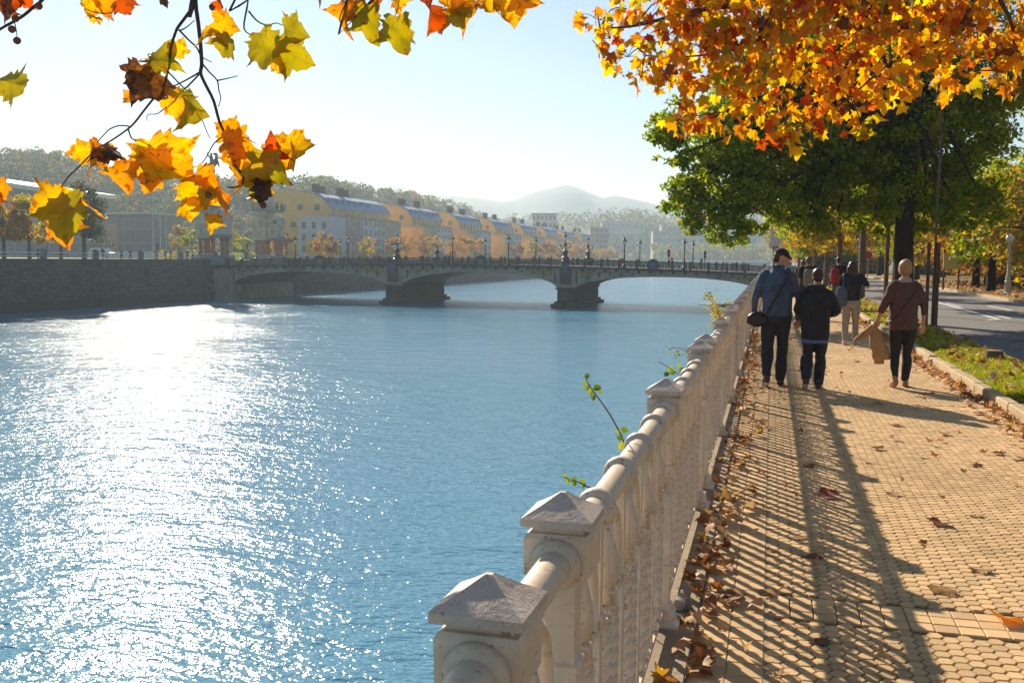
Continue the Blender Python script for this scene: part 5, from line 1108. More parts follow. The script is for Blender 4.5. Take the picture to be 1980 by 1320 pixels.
for (px, py, d, r) in LB:
    c = at_d(px, py, d); s = min(allp, key=lambda q: (q - c).length); tw.tube([s - TB, (s + c) / 2 + Vector((0, 0, .08)) - TB, c - TB], [.010, .007, .004], 5, 2)
    for _ in range(5):
        u = Vector(rg.normal(size=3)).normalized() * r * rg.uniform(.6, 1.0); u.z *= .7; tw.tube([c - TB, c + u * .5 + Vector((0, 0, .04)) - TB, c + u - TB], [.004, .003, .0015], 4, 2)
tag(tw.build('twigs', m_twig, pb), kind='stuff')
# ================================================================== people
TS = bpy.data.scenes.new('remesh_bench')
def remeshed(mb, name, mat, parent, vox=.012, it=3, fold=0, seed=0):
    me = bpy.data.meshes.new('tmp'); me.from_pydata(mb.v, [], mb.f); fix(me)
    o = bpy.data.objects.new('tmp', me); TS.collection.objects.link(o)
    r = o.modifiers.new('r', 'REMESH'); r.mode = 'VOXEL'; r.voxel_size = vox; r.adaptivity = 0
    if it: s = o.modifiers.new('s', 'SMOOTH'); s.factor = .5; s.iterations = it
    TS.view_layers[0].update(); dg = TS.view_layers[0].depsgraph; n = bpy.data.meshes.new_from_object(o.evaluated_get(dg)); bpy.data.objects.remove(o); bpy.data.meshes.remove(me)
    if fold:
        c = np.empty(len(n.vertices) * 3, np.float32); n.vertices.foreach_get('co', c); c = c.reshape(-1, 3)
        nr = np.empty(len(n.vertices) * 3, np.float32); n.vertex_normals.foreach_get('vector', nr); nr = nr.reshape(-1, 3)
        rg = np.random.default_rng(seed); d = np.zeros(len(c))
        for f in (14, 23, 37, 52):
            k = rg.normal(size=3) * [.8, .8, .7]; k /= np.linalg.norm(k); k2 = rg.normal(size=3); k2 /= np.linalg.norm(k2)
            d += np.sin(c @ k * f + rg.uniform(0, 6) + 1.6 * np.sin(c @ k2 * f * .5)) * (14 / f) ** .7
        c = c + nr * (d * fold)[:, None].astype(np.float32); n.vertices.foreach_set('co', c.astype(np.float32).ravel())
    n.materials.clear(); n.materials.append(mat); n.polygons.foreach_set('use_smooth', [True] * len(n.polygons)); n.name = name; n.update()
    return link(name, n, parent)
def chain(mb, pts, rad, n=10):
    pts = [Vector(p) for p in pts]; mb.tube(pts, rad, n, 3)
    for p, r in ((pts[0], rad[0]), (pts[-1], rad[-1])): mb.sphere(p, r, n, 6)
def loft(mb, secs, n=16):     # (x, y, z, rx, ry)
    mb.rings([[(x + rx * math.copysign(abs(math.cos(a)) ** .85, math.cos(a)), y + ry * math.copysign(abs(math.sin(a)) ** .85, math.sin(a)), z) for a in [2 * math.pi * i / n for i in range(n)]] for x, y, z, rx, ry in secs])
def hand(mb, w, d, nrm, s, curl=.5, side=1):
    w, d, nrm = Vector(w), Vector(d).normalized(), Vector(nrm); nrm = (nrm - d * nrm.dot(d)).normalized(); u = d.cross(nrm)
    k = w + d * .045 * s
    for e in (-.024, -.008, .008, .024): chain(mb, [w + u * e * .6 * s, k + u * e * s, w + d * .085 * s + u * e * 1.05 * s], [.013 * s, .0125 * s, .0115 * s], 8)
    for e, ln in ((-.033, .062), (-.0115, .073), (.0115, .078), (.033, .068)):
        b = w + d * .085 * s + u * e * s; p1 = b + (d + nrm * curl * .35) * ln * .45 * s; p2 = p1 + (d * (1 - curl * .5) + nrm * curl) * ln * .33 * s; p3 = p2 + (d * (.6 - curl * .6) + nrm * curl * 1.1) * ln * .27 * s
        chain(mb, [b, p1, p2, p3], [.0092 * s, .0086 * s, .0078 * s, .0066 * s], 7)
    t0 = w + d * .025 * s + u * side * .024 * s; chain(mb, [t0, t0 + (d * .7 + u * side * .7) * .034 * s, t0 + (d * .95 + u * side * .35 + nrm * .25) * .066 * s], [.0125 * s, .0105 * s, .0078 * s], 7)
m_skin = M('skin', (.50, .28, .18), (.44, .23, .145), 12, .55, spec=.4); m_hairb = M('brown_hair', (.055, .028, .014), (.035, .018, .01), 40, .45, .003, 90, stretch=(1, 1, .15)); m_hairy = M('blond_hair', (.50, .28, .095), (.2, .09, .035), 55, .5, .004, 90, stretch=(1, 1, .12)); m_hairg = M('greying_hair', (.16, .10, .07), (.10, .06, .04), 40, .6)
m_denim = M('denim', (.035, .05, .095), (.085, .115, .185), 7, .85, .0015, 240); m_jeans = M('dark_jeans', (.016, .018, .028), (.028, .03, .042), 9, .85, .001, 200); m_blackc = M('black_cloth', (.014, .014, .018), (.025, .024, .028), 10, .85, .001, 150); m_brown = M('brown_knit', (.095, .045, .036), (.12, .06, .046), 16, .9, .0015, 260); m_coat = M('beige_coat_cloth', (.42, .24, .11), (.34, .19, .085), 8, .8, .001, 100)
m_khaki = M('khaki_cloth', (.36, .29, .22), (.28, .22, .17), 8, .85); m_blueg = M('blue_grey_cloth', (.06, .075, .11), (.09, .105, .14), 8, .8); m_redc = M('red_cloth', (.33, .03, .035), (.25, .02, .03), 8, .8); m_greyc = M('grey_cloth', (.14, .12, .11), (.2, .17, .15), 8, .8); m_leather = M('black_leather', (.012, .010, .010), (.022, .018, .016), 12, .4); m_shoe = M('dark_shoe', (.05, .025, .022), (.09, .045, .035), 20, .6); m_sole = M('pale_sole', (.6, .55, .5), None, 8, .7); m_tan = M('tan_shoe', (.36, .2, .10), (.28, .15, .075), 20, .6); m_pink = M('pink_shoe', (.55, .3, .28), (.6, .5, .46), 30, .6); m_eye = M('eye_dark', (.02, .015, .012), None, 3, .2)
def person(at, rz, H, P, label, seed=0, fine=True):
    s = H / 1.75; root = empty('person', (at[0], at[1], at[2] if len(at) > 2 else 0), rz, label, 'person')
    V_ = lambda p: Vector(p) * s
    J = dict(hL=(-.09, 0, .92), hR=(.09, 0, .92), kL=(-.095, .03, .49), kR=(.095, .03, .49), aL=(-.095, -.02, .085), aR=(.095, .05, .085), tL=(-.11, .12, .03), tR=(.11, .19, .03), sL=(-.185, 0, 1.43), sR=(.185, 0, 1.43), eL=(-.235, -.02, 1.13), eR=(.235, -.02, 1.13), wL=(-.24, .06, .88), wR=(.24, .06, .88), head=(0, .025, 1.635), neck=(0, 0, 1.45))
    J.update(P.get('J', {})); J = {k: V_(v) for k, v in J.items()}; yaw = P.get('yaw', 0); nod = P.get('nod', 0)
    HM = Matrix.Translation(J['head']) @ Matrix.Rotation(yaw, 4, 'Z') @ Matrix.Rotation(-nod, 4, 'X')
    vx = .0075 if fine else .016
    # body: one continuous surface
    b = MB()
    loft(b, [(0, 0, z * s, rx * s, ry * s) for z, rx, ry in ((.84, .10, .07), (.92, .15, .10), (1.02, .135, .09), (1.15, .14, .095), (1.30, .16, .10), (1.40, .165, .095), (1.45, .10, .07), (1.47, .055, .055))])
    for q in 'LR':
        chain(b, [J['h' + q], J['h' + q].lerp(J['k' + q], .4), J['k' + q], J['k' + q].lerp(J['a' + q], .3), J['a' + q]], [.08 * s, .072 * s, .05 * s, .05 * s, .034 * s]); chain(b, [J['a' + q], J['t' + q]], [.036 * s, .026 * s])
        chain(b, [J['s' + q], J['s' + q].lerp(J['e' + q], .5), J['e' + q], J['e' + q].lerp(J['w' + q], .35), J['w' + q]], [.055 * s, .046 * s, .037 * s, .036 * s, .025 * s]); d = P.get('d' + q, J['w' + q] - J['e' + q]); hand(b, J['w' + q], d, P.get('n' + q, (0, 1, 0)), s, P.get('curl' + q, .55), 1 if q == 'L' else -1)
    chain(b, [J['neck'] - Vector((0, 0, .03 * s)), J['neck'].lerp(J['head'], .6)], [.058 * s, .052 * s])
    hb_ = MB(); hb_.sphere((0, -.005, .02), (.074, .094, .105), 16, 12); hb_.sphere((0, .03, -.05), (.055, .06, .062), 12, 8); hb_.sphere((0, .055, -.085), (.026, .022, .02), 10, 6)
    hb_.tube([(0, .088, .03), (0, .104, -.005), (0, .112, -.025), (0, .09, -.035)], [.009, .012, .015, .01], 8, 2); hb_.sphere((0, .085, .035), (.05, .014, .01), 10, 6); hb_.tube([(-.022, .083, -.058), (0, .093, -.06), (.022, .083, -.058)], [.006, .009, .006], 6, 2)
    for e in (-1, 1): hb_.sphere((e * .077, -.008, -.008), (.011, .02, .032), 8, 6)
    hb_.v = [tuple(HM @ (Vector(p) * s)) for p in hb_.v]; b.add(hb_.v, hb_.f)
    body = remeshed(b, 'body', m_skin, root, vx, 2)
    for e in (-1, 1): MB().sphere(HM @ Vector((e * .032 * s, .084 * s, .012 * s)), .0105 * s, 8, 6).build('eye', m_eye, body, 180)
    HS = lambda p: HM @ (Vector(p) * s)
    # trousers
    tm, tw_ = P['trousers']; t = MB(); f = tw_
    loft(t, [(0, 0, z * s, rx * s, ry * s) for z, rx, ry in ((.80, .13, .105), (.88, .168, .125), (.95, .160, .115), (1.04, .15, .105))])
    for q in 'LR':
        h, k, a = J['h' + q], J['k' + q], J['a' + q]; end = k.lerp(a, P.get('hem', .93))
        chain(t, [h + Vector((0, 0, -.02 * s)), h.lerp(k, .5), k, k.lerp(a, .45), end], [.10 * s * f ** .3, .09 * s * f ** .5, .074 * s * f ** .6, .07 * s * f, .055 * s * f])
    remeshed(t, 'trousers', tm, root, .011 if fine else .016, 3, .0055 if fine else 0, seed)
    # top
    om, secs, slv, wide = P['top']; g_ = MB(); loft(g_, [(0, y * s, z * s, rx * s, ry * s) for z, rx, ry, y in secs])
    for q in 'LR':
        S_, E_, W_ = J['s' + q], J['e' + q], J['w' + q]; inn = S_.lerp(Vector((0, 0, S_.z)), .35)
        pts = [inn, S_, S_.lerp(E_, .5), E_]; rr = [.075 * wide, .074 * wide, .062 * wide, .053 * wide]
        if slv > 1: pts += [E_.lerp(W_, .5), E_.lerp(W_, slv - 1)]; rr += [.049 * wide, .042 * wide]
        elif slv < 1: pts = [inn, S_, S_.lerp(E_, slv)]; rr = rr[:3]
        chain(g_, pts, [r * s for r in rr])
    remeshed(g_, P.get('topname', 'jacket'), om, root, .011 if fine else .016, 3, .0062 if fine else 0, seed + 5)
    # shoes
    for q in 'LR':
        a, tt = J['a' + q], J['t' + q]; fw = (tt - a); fw.z = 0; d = (tt - a).normalized(); sh = MB()
        heel = a - Vector((fw.normalized().x, fw.normalized().y, 0)) * .03 * s + Vector((0, 0, -.035 * s))
        chain(sh, [heel, a.lerp(tt, .35) + Vector((0, 0, -.012 * s)), tt + Vector((0, 0, .0)) + d * .05 * s], [.046 * s, .048 * s, .036 * s]); chain(sh, [a + Vector((0, 0, .02 * s)), heel], [.042 * s, .038 * s])
        so = remeshed(sh, 'shoe', P['shoe'], root, .011, 2)
        sl = MB(); sl.tube([heel + Vector((0, 0, -.036 * s)), a.lerp(tt, .4) + Vector((0, 0, -.052 * s)), tt + d * .055 * s + Vector((0, 0, -.027 * s))], [.028 * s, .03 * s, .022 * s], 8, 2); sl.build('sole', P.get('sole', m_sole), so, 180)
    # hair
    hm, style = P['hair']; h = MB()
    if style == 'short': h.sphere((0, -.016, .032), (.080, .094, .100), 14, 10); h.sphere((0, -.05, -.02), (.066, .052, .06), 12, 8)
    elif style == 'bob': h.sphere((0, -.018, .032), (.092, .105, .108), 14, 10); h.sphere((0, -.045, -.025), (.084, .066, .075), 12, 8); h.sphere((-.06, .0, .0), (.036, .06, .075), 10, 7); h.sphere((.06, .0, .0), (.036, .06, .075), 10, 7)
    else:
        h.sphere((0, -.018, .032), (.09, .105, .105), 14, 10); loft(h, [(0, -.05, z, rx, ry) for z, rx, ry in ((-.24, .06, .03), (-.2, .105, .045), (-.1, .11, .06), (0, .1, .075), (.06, .07, .06))])
    h.v = [tuple(HS(p)) for p in h.v]; remeshed(h, 'hair', hm, root, .009, 2, .0045, seed + 9)
    return root, J, HS, s
def strap(root, pts, w_, mat, nm='strap'):
    return MB().tube(pts, w_, 6, 4).build(nm, mat, root, 180)
jk = lambda hem, rx, top=1.50: [(hem, rx, rx * .74, 0), (hem + .05, rx * 1.03, rx * .77, 0), ((hem + 1.3) / 2, rx * 1.04, rx * .78, 0), (1.25, rx * 1.06, rx * .78, -.005), (1.36, rx * .92, rx * .70, -.012), (1.43, rx * .66, rx * .56, -.012), (1.475, rx * .46, rx * .46, -.005), (top, .075, .075, 0)]
# man in denim jacket and cap
g_ = on_z(1497, 748); r, J, HS, s = person((g_.x, g_.y), .02, 1.78, dict(J=dict(aL=(-.10, -.14, .15), tL=(-.11, -.03, .045), kL=(-.095, .06, .50), aR=(.075, .13, .085), tR=(.09, .27, .03), kR=(.085, .14, .50), head=(.035, .06, 1.625), sL=(-.172, .0, 1.395), sR=(.172, .0, 1.395), eL=(-.265, -.03, 1.12), wL=(-.27, .02, .90), eR=(.265, -.02, 1.13), wR=(.265, .07, .87)), yaw=-1.0, nod=.35, trousers=(m_jeans, 1.05), top=(m_denim, jk(.90, .182, 1.53), 1.92, .98), shoe=m_shoe, hair=(m_hairb, 'short'), curlL=.7, curlR=.5, nL=(.4, 1, 0), nR=(-.4, 1, 0)), 'person in blue denim jacket and dark cap with black shoulder bag walking beside the railing', 1)
c_ = MB(); c_.sphere((0, -.008, .055), (.088, .103, .078), 14, 10); c_.v = [(a, b2, max(c2, .035)) for a, b2, c2 in c_.v]; c_.rings([[(.07 * math.cos(a) * k, .07 + .075 * math.sin(a) * k, z) for a in [math.pi * i / 10 for i in range(11)]] for k, z in ((.9, .036), (1.0, .040), (1.0, .048), (.9, .052))]); c_.v = [tuple(HS(p)) for p in c_.v]; c_.build('cap', m_blackc, r, 60)
col_ = MB(); loft(col_, [(0, .0, z * s, q * s, q * .95 * s) for z, q in ((1.45, .10), (1.50, .085), (1.545, .082))]); remeshed(col_, 'collar', m_denim, r, .01, 2)
b_ = MB(); b_.sphere((-.235 * s, -.06 * s, .86 * s), (.13 * s, .06 * s, .10 * s), 14, 10); b_.box(-.36 * s, -.12 * s, -.11 * s, -.02 * s, .80 * s, .90 * s); bag = remeshed(b_, 'shoulder_bag', m_leather, r, .011, 4, .002, 3)
strap(bag, [Vector(p) * s for p in ((-.14, -.115, .92), (-.04, -.165, 1.10), (.06, -.185, 1.28), (.13, -.14, 1.42), (.13, -.02, 1.50), (.06, .12, 1.40), (-.1, .16, 1.15), (-.2, .06, .93))], .014, m_leather)
for xx in (-.07, .07): strap(r, [Vector((xx, -.166 - .0, z)) * s for z in (.96, 1.12, 1.3)], .004, m_denim, 'seam')
# boy in dark hooded jacket
g_ = on_z(1572, 753); r, J, HS, s = person((g_.x, g_.y), -.03, 1.53, dict(J=dict(aL=(-.10, -.16, .17), tL=(-.11, -.06, .05), kL=(-.10, .07, .50), aR=(.075, .10, .085), tR=(.09, .24, .03), kR=(.09, .11, .5), head=(.02, .05, 1.625), eL=(-.27, .02, 1.16), wL=(-.13, .25, 1.10), eR=(.285, .02, 1.14), wR=(.14, .25, 1.08), sL=(-.165, 0, 1.385), sR=(.165, 0, 1.385)), nod=.3, trousers=(m_jeans, 1.2), top=(m_blackc, jk(.73, .195, 1.50), 1.9, 1.06), shoe=m_shoe, hair=(m_hairb, 'short'), nL=(.6, 0, .6), nR=(-.6, 0, .6), curlL=.9, curlR=.9), 'boy in black hooded jacket walking between the denim jacket and the woman', 11)
hd = MB(); loft(hd, [(0, -.055 * s, z * s, q * s, q * .7 * s) for z, q in ((1.36, .08), (1.42, .135), (1.48, .14), (1.53, .11))]); remeshed(hd, 'hood', m_blackc, r, .011, 4, .003, 2)
lh = MB(); loft(lh, [(0, 0, z * s, .185 * s, .136 * s) for z in (.68, .74)]); lh.build('shirt_hem', M('blue_shirt', (.10, .14, .33), None, 5, .8), r, 180)
tc_ = MB(); a = J['kR'].lerp(J['aR'], .86); b2 = J['kR'].lerp(J['aR'], .96); tc_.tube([a, b2], [.070 * s, .070 * s], 12); tc_.build('turned_cuff', m_blueg, r, 180)
# woman carrying a coat
g_ = on_z(1742, 749); r, J, HS, s = person((g_.x, g_.y), .05, 1.64, dict(J=dict(aL=(-.10, -.10, .12), tL=(-.11, .01, .04), kL=(-.09, .05, .49), aR=(.07, .10, .085), tR=(.085, .24, .03), kR=(.08, .11, .5), eL=(-.275, -.01, 1.14), wL=(-.335, .05, .93), eR=(.255, -.02, 1.13), wR=(.262, .04, .88), sL=(-.155, 0, 1.395), sR=(.155, 0, 1.395)), trousers=(m_blackc, .92), top=(m_brown, [(.80, .195, .145, 0), (.88, .195, .145, 0), (1.05, .18, .135, 0), (1.25, .182, .142, -.005), (1.36, .175, .125, -.01), (1.43, .125, .095, -.005), (1.48, .08, .075, 0)], 1.25, 1.0), topname='sweater', shoe=m_tan, sole=m_tan, hair=(m_hairy, 'bob'), curlL=1.0, nL=(.4, 1, 0), nR=(-.4, 1, 0)), 'woman with short blond hair in brown sweater holding a beige coat', 21)
hb2 = J['wL'] + Vector((-.02, .03, -.09)) * s
ct = MB(); loft(ct, [(hb2.x + dx * s, hb2.y, hb2.z + z * s, rx * s, ry * s) for dx, z, rx, ry in ((0, .03, .035, .03), (-.01, -.03, .055, .045), (.02, -.14, .085, .06), (.06, -.28, .12, .07), (.09, -.40, .13, .07), (.10, -.46, .11, .05))]); loft(ct, [(hb2.x + dx * s, hb2.y - .02, hb2.z + z * s, rx * s, .035 * s) for dx, z, rx in ((-.03, .02, .04), (-.13, -.09, .07), (-.20, -.17, .075), (-.24, -.22, .05))]); loft(ct, [(hb2.x + dx * s, hb2.y + .03, hb2.z + z * s, .06 * s, .035 * s) for dx, z in ((.02, -.1), (.06, -.35), (.075, -.52))])
cob = remeshed(ct, 'coat', m_coat, None, .010, 3, .007, 6); tag(cob, 'folded beige coat hanging from the hand of the woman in brown', 'coat'); cob.matrix_world = Matrix.Translation((g_.x, g_.y, 0)) @ Matrix.Rotation(.05, 4, 'Z')
strap(r, [Vector(p) * s for p in ((.17, -.105, 1.43), (.08, -.155, 1.28), (-.06, -.155, 1.08), (-.19, -.09, .92), (-.2, .06, .95), (-.05, .165, 1.15), (.12, .13, 1.38), (.165, 0, 1.49), (.17, -.105, 1.43))], .006, m_leather)
cb_ = MB(); loft(cb_, [(0, 0, z * s, q * s, q * .9 * s) for z, q in ((1.455, .10), (1.50, .082), (1.515, .078))]); cb_.build('neckband', M('cream_collar', (.5, .38, .3), None, 5, .9), r, 180)
# girl with long hair
g_ = on_z(1643, 667); r, J, HS, s = person((g_.x, g_.y), -.05, 1.62, dict(J=dict(aL=(-.11, -.08, .10), tL=(-.12, .04, .035), kL=(-.10, .04, .49), aR=(.10, .14, .085), tR=(.11, .27, .03), kR=(.10, .14, .5), eL=(-.26, .02, 1.15), wL=(-.22, .20, 1.0), eR=(.33, .06, 1.22), wR=(.16, .06, 1.46)), dR=(-.9, .1, .25), trousers=(m_khaki, 1.0), top=(m_blackc, [(.94, .18, .13, 0), (1.05, .175, .13, 0), (1.25, .19, .14, 0), (1.38, .19, .125, 0), (1.46, .12, .09, 0), (1.49, .08, .07, 0)], .7, 1.05), topname='shirt', shoe=m_pink, hair=(m_hairb, 'long'), nod=.05), 'girl with long dark hair in black top and pale trousers further along the path', 31, True)
bp_ = MB(); loft(bp_, [(-.20 * s, -.08 * s, z * s, rx * s, ry * s) for z, rx, ry in ((.82, .08, .07), (.86, .12, .10), (1.05, .13, .11), (1.2, .11, .09), (1.25, .05, .05))]); bpk = remeshed(bp_, 'backpack', m_blueg, r, .012, 3, .003, 2); strap(bpk, [Vector(p) * s for p in ((-.18, -.16, 1.2), (-.17, -.1, 1.46), (-.17, .08, 1.44), (-.18, .13, 1.2), (-.2, .02, .95))], .016, m_blueg)
# walkers farther along
def far_person(px, d, H, label, tr, tp, sl, hair, pack, seed, short=False):
    c = at_d(px, 520, d); r, J, HS, s = person((c.x, c.y), random.uniform(-.05, .05), H, dict(J=dict(aL=(-.10, -.1, .12), tL=(-.11, .0, .04), aR=(.09, .12, .085), tR=(.10, .25, .03)), trousers=(tr, 1.1), top=(tp, jk(.88, .19), sl, 1.1), topname='shirt', shoe=m_shoe, hair=hair), label, seed, False)
    if pack:
        b = MB(); loft(b, [(pack[1] * s, -.20 * s, z * s, rx * s, ry * s) for z, rx, ry in ((.92, .10, .06), (.98, .14, .10), (1.2, .145, .11), (1.38, .12, .08), (1.42, .06, .04))]); k = remeshed(b, 'backpack', pack[0], r, .015, 3)
        for e in (-.1, .1): strap(k, [Vector(p) * s for p in ((e + pack[1] * .5, -.13, 1.4), (e + pack[1] * .3, -.03, 1.50), (e, .12, 1.36), (e, .1, 1.1), (e + pack[1] * .5, -.12, 1.0))], .016, pack[0])
far_person(1563, 27.5, 1.74, 'bald walker in black shirt with a grey backpack, beyond the boy', m_jeans, m_blackc, .75, (m_hairg, 'short'), (m_greyc, 0), 41)
far_person(1622, 31, 1.76, 'walker in dark clothes with a red backpack, left of the long-haired girl', m_blueg, m_blackc, 1.9, (m_hairb, 'short'), (m_redc, -.12), 51)
far_person(1553, 33, 1.66, 'small distant walker in brown ahead of the grey backpack', m_jeans, m_brown, 1.9, (m_hairg, 'bob'), None, 61)
# tiny figures on the bridge and the far bank: one continuous body each
def tiny(x, y, z, H, cl, label, group, seed):
    rg = np.random.default_rng(seed); s = H / 1.75; r = empty('person', (x, y, z), rg.uniform(0, 6.28), label, 'person', group); b = MB()
    chain(b, [(0, 0, 1.0 * s), (0, 0, 1.4 * s)], [.16 * s, .17 * s], 8); b.sphere((0, 0, 1.62 * s), (.09 * s, .1 * s, .12 * s), 8, 6); chain(b, [(0, 0, 1.4 * s), (0, 0, 1.55 * s)], [.07 * s, .06 * s], 7)
    for e in (-1, 1): chain(b, [(e * .09 * s, 0, .95 * s), (e * .1 * s, .06 * e * s, .5 * s), (e * .1 * s, .12 * e * s, .06 * s)], [.1 * s, .07 * s, .05 * s], 7); chain(b, [(e * .2 * s, 0, 1.4 * s), (e * .25 * s, .02, 1.12 * s), (e * .22 * s, .1 * s, .9 * s)], [.06 * s, .05 * s, .04 * s], 7)
    remeshed(b, 'body', m_skin, r, .03, 1); g = MB(); loft(g, [(0, 0, z_ * s, a * s, a * .75 * s) for z_, a in ((.88, .2), (1.1, .2), (1.35, .23), (1.47, .12))])
    for e in (-1, 1): chain(g, [(e * .19 * s, 0, 1.4 * s), (e * .255 * s, .02, 1.12 * s)], [.075 * s, .062 * s], 7)
    remeshed(g, 'shirt', cl, r, .03, 1); t = MB()
    for e in (-1, 1): chain(t, [(e * .09 * s, 0, .95 * s), (e * .1 * s, .06 * e * s, .5 * s), (e * .1 * s, .11 * e * s, .12 * s)], [.12 * s, .085 * s, .065 * s], 7)
    remeshed(t, 'trousers', m_jeans, r, .03, 1)
cls = [('black', m_blackc), ('white', m_white), ('red', m_redc), ('blue', m_blueg), ('grey', m_greyc)]
for i, (px, nm) in enumerate(((594, 'black'), (612, 'black'), (818, 'black'), (828, 'grey'), (861, 'black'), (869, 'black'), (1043, 'black'), (1108, 'blue'), (1203, 'red'), (1398, 'grey'), (1424, 'black'), (1436, 'blue'), (717, 'white'), (732, 'red'))):
    yy = BY0 + 1.2 if i % 2 else BY0 + 2.0; x = on_y(px, 500, yy).x; tiny(x, yy, zdeck(max(-90, min(-1, x))) + .0, 1.7, dict(cls)[nm], 'small figure in %s behind the near parapet of the bridge' % nm, 'people on the bridge', 500 + i)
for i, (px, nm) in enumerate(((74, 'grey'), (199, 'black'), (235, 'grey'), (252, 'black'), (302, 'red'), (320, 'blue'), (330, 'black'), (362, 'black'), (372, 'white'), (386, 'blue'))):
    p = on_x(px, 495, LX - 2.4); tiny(p.x, p.y, G0, 1.72, dict(cls)[nm], 'small figure in %s on the far embankment behind the white balustrade' % nm, 'people on the far bank', 540 + i)
bpy.data.scenes.remove(TS)
# ================================================================== fallen leaves, twigs, small things
rgf = np.random.default_rng(21)
def flat_leaf(c, x, y, z, s, nm, label):
    o = link('fallen_leaf', leaf_bank[c][int(rgf.integers(0, 7))]); o.location = (x, y, z + s * .06); o.scale = (s, s, s * .45); o.rotation_euler = (rgf.normal(0, .12), rgf.normal(0, .12), rgf.uniform(0, 6.28))
    return tag(o, label, 'leaf', nm)
cn = {'p': 'red-brown', 'f': 'tan', 'b': 'brown', 'o': 'orange'}
FL = [('p', 1612, 965, .15), ('b', 1820, 1012, .13), ('f', 1912, 1107, .13), ('f', 1845, 1150, .13), ('o', 1972, 1207, .15), ('f', 1352, 1285, .17), ('b', 1590, 1078, .12), ('f', 1400, 1143, .14), ('f', 1502, 1150, .11), ('f', 1722, 955, .1), ('b', 1690, 868, .1), ('p', 1742, 824, .12), ('p', 1700, 780, .1), ('b', 1880, 900, .1), ('o', 1790, 760, .12), ('b', 1600, 1240, .1), ('b', 1660, 700, .12), ('b', 1560, 900, .1), ('b', 1830, 840, .1), ('p', 1890, 800, .13), ('b', 1900, 1000, .08), ('f', 1960, 890, .1), ('b', 1940, 880, .1)]
for c, px, py, s in FL:
    p = on_z(px, py); flat_leaf(c, p.x, p.y, .004, s, 'fallen leaves on the paving', cn[c] + ' plane leaf lying alone on the paving')
def litter(name, n, fx, fy, z, smin, smax, label, parent=None):
    V = []; T = []
    for i in range(n):
        x, y = fx(), fy(); s = rgf.uniform(smin, smax); m = np.array(Euler((rgf.normal(0, .35), rgf.normal(0, .35), rgf.uniform(0, 6.28))).to_matrix()) * s
        u, v = C8[:, 0], C8[:, 1]; zz = rgf.normal(.3, .5) * u * u + rgf.normal(0, .5) * (v - .36) ** 2 + rgf.normal(.1, .3) * np.abs(u)
        L_ = np.c_[u, v - .36, zz] @ m.T; L_[:, 2] -= L_[:, 2].min(); L_ += [x, y, (z(x, y) if callable(z) else z) + rgf.uniform(0, .02)]; V.append(L_); T.append(T8 + 17 * i)
    o = link(name, np_mesh(name, np.concatenate(V), np.concatenate(T), m_litter)); tag(o, label, 'leaf litter', kind='stuff')
m_litter = leafmat('dry_leaf_litter', [(0, (.20, .07, .03)), (.3, (.32, .13, .045)), (.55, (.44, .24, .10)), (.85, (.52, .36, .19)), (.95, (.50, .30, .06)), (1, (.36, .07, .03))], .3, .6)
litter('leaf_litter', 560, lambda: RX + .07 + abs(rgf.normal(0, .15)), lambda: 1.0 + 22 * rgf.uniform(0, 1) ** 1.3, .006, .045, .10, 'dry red and brown leaves gathered along the foot of the railing')
litter('kerb_litter', 700, lambda: 2.47 - abs(rgf.normal(0, .13)), lambda: rgf.uniform(6, 32), .006, .05, .11, 'dry leaves gathered along the kerb of the grass verge')
litter('verge_litter', 900, lambda: rgf.uniform(2.7, 3.85), lambda: rgf.uniform(9, 45), lambda x, y: float(prof_z(x)) + .02, .05, .12, 'fallen leaves lying in the verge grass')
litter('paving_litter', 120, lambda: rgf.uniform(.1, 2.4), lambda: rgf.uniform(4, 30), .004, .035, .08, 'small crumbs of dry leaf scattered over the paving')
litter('park_litter', 1500, lambda: rgf.uniform(10.2, 17), lambda: rgf.uniform(35, 90), .075, .1, .22, 'orange leaves covering the ground under the park trees')
# twigs growing up outside the railing
def wild_twig(pts, d, leaves, label, mat='green'):
    pos = lambda x, y: on_x(x, y, RX - .17)
    base = pos(*pts[0]); B = Vector((RX - .2, base.y + .12, -.7)); r = empty('wild_twig', B, 0, label, 'twig'); q = [pos(x, y) - B for x, y in pts]
    P = [Vector((0, 0, -.1)), q[0].lerp(Vector((0, 0, 0)), .55) + Vector((0, .03, 0)), q[0] + Vector((0, .02, -.12))] + q
    MB().tube(P, [.004, .0038, .0036] + [.0034 - .002 * k / len(pts) for k in range(len(pts))], 5, 3).build('stem', m_twig, r)
    for (x, y, sz, a) in leaves:
        c = pos(x, y); dd = proj(c)[2]; s = 1.3 * sz / F * dd; t_ = R_(a); tip = (RT * math.cos(t_) - UP * math.sin(t_) + BK * rgf.normal(0, .4)).normalized(); n = (BK - tip * BK.dot(tip)).normalized(); n = (n + tip.cross(n) * rgf.normal(0, .5)).normalized(); sd_ = tip.cross(n)
        c = c - B; pr = [(0, 0), (.34, .2), (.42, .5), (.26, .82), (0, 1.0), (-.26, .82), (-.42, .5), (-.34, .2)]
        v = [c + tip * (q_ - .5) * s + sd_ * p * s + n * abs(p) * .35 * s for p, q_ in pr] + [c]; MB().add(v, [(i, (i + 1) % 8, 8) for i in range(8)]).build('leaf', m_twl, r)
m_twl = leafmat('twig_leaf', [(0, (.05, .10, .015)), (.6, (.12, .18, .02)), (1, (.26, .28, .03))], .5)
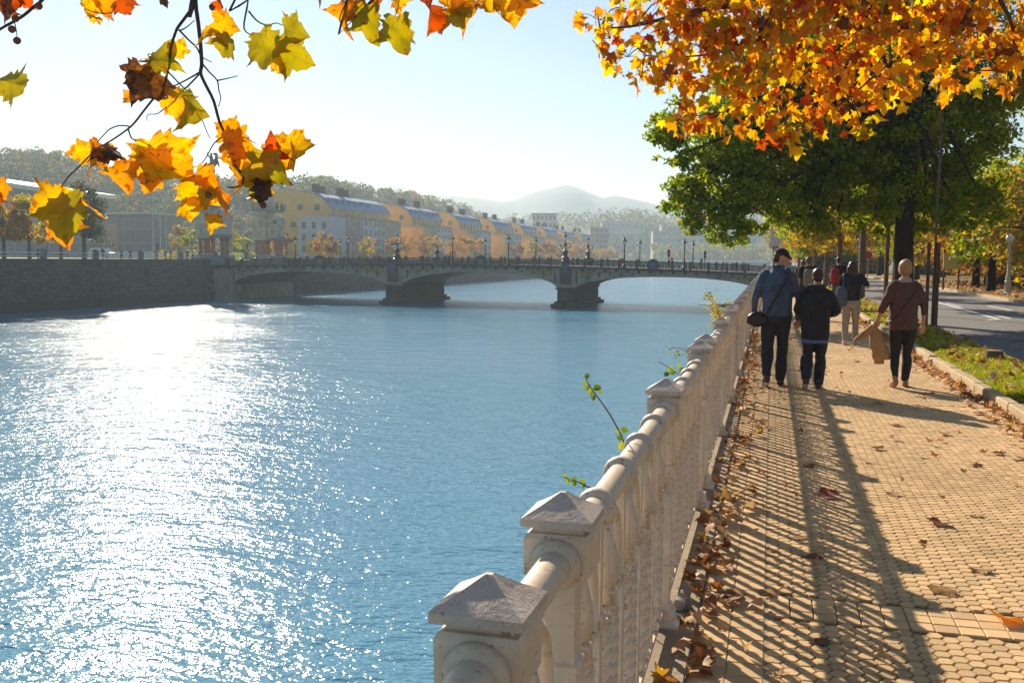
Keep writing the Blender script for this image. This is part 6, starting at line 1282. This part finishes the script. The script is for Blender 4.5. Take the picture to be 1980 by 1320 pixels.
wild_twig([(1207, 858), (1190, 820), (1172, 790), (1150, 760), (1138, 742), (1132, 728)], 2.95, [(1202, 862, 14, 100), (1198, 845, 13, 180), (1208, 830, 12, 20), (1195, 832, 9, 190), (1148, 768, 11, 110), (1155, 750, 13, 0), (1143, 757, 11, 120), (1135, 750, 10, 110), (1135, 727, 9, -60), (1131, 740, 9, 130), (1160, 757, 8, 10)], 'long leafy twig rising beside the railing between the second and third post')
wild_twig([(1150, 952), (1135, 940), (1120, 932), (1105, 927), (1092, 923)], 2.45, [(1128, 938, 12, 90), (1125, 930, 10, 60), (1111, 933, 11, 90), (1110, 925, 10, 100), (1098, 929, 10, 95), (1092, 920, 8, 190)], 'short leafy twig pushing out low beside the second railing post')
wild_twig([(1316, 730), (1305, 718), (1290, 708), (1272, 698)], 4.8, [(1290, 724, 12, 140), (1300, 720, 10, 170), (1318, 716, 12, -30), (1296, 712, 9, 0), (1312, 706, 8, -60)], 'thin bare-tipped twig beside the third railing post')
# bottle lying at a post foot
p = on_z(1312, 1174, .05); e = empty('glass_bottle', (p.x, p.y + .02, .05), 0, 'small glass bottle lying against the foot of a railing post', 'bottle')
MB().lathe([(.003, 0), (.024, .002), (.027, .012), (.027, .11), (.012, .15), (.011, .19)], n=14).build('glass', M('clear_glass_grey', (.30, .27, .24), (.22, .2, .18), 8, .15, spec=.7), e, 50).matrix_local = Matrix.Rotation(-math.pi / 2, 4, 'X')
MB().lathe([(.013, .185), (.013, .2), (.002, .201)], n=12).build('bottle_cap', m_greyw, e).matrix_local = Matrix.Rotation(-math.pi / 2, 4, 'X')
# ================================================================== haze
m_hz = bpy.data.materials.new('air_haze'); m_hz.use_nodes = True; t = m_hz.node_tree
t.nodes.remove(t.nodes['Principled BSDF']); pv_ = t.nodes.new('ShaderNodeVolumePrincipled')
pv_.inputs['Color'].default_value = (.66, .84, 1.0, 1); pv_.inputs['Density'].default_value = .00033; pv_.inputs['Anisotropy'].default_value = .35
t.links.new(pv_.outputs[0], t.nodes['Material Output'].inputs['Volume'])
tag(MB().box(-4200, 4200, -400, 4600, -9.5, 260).build('haze', m_hz), 'thin bluish haze in the air over river and hills', 'haze', kind='stuff')
cy.volume_step_rate = 10; cy.volume_max_steps = 64
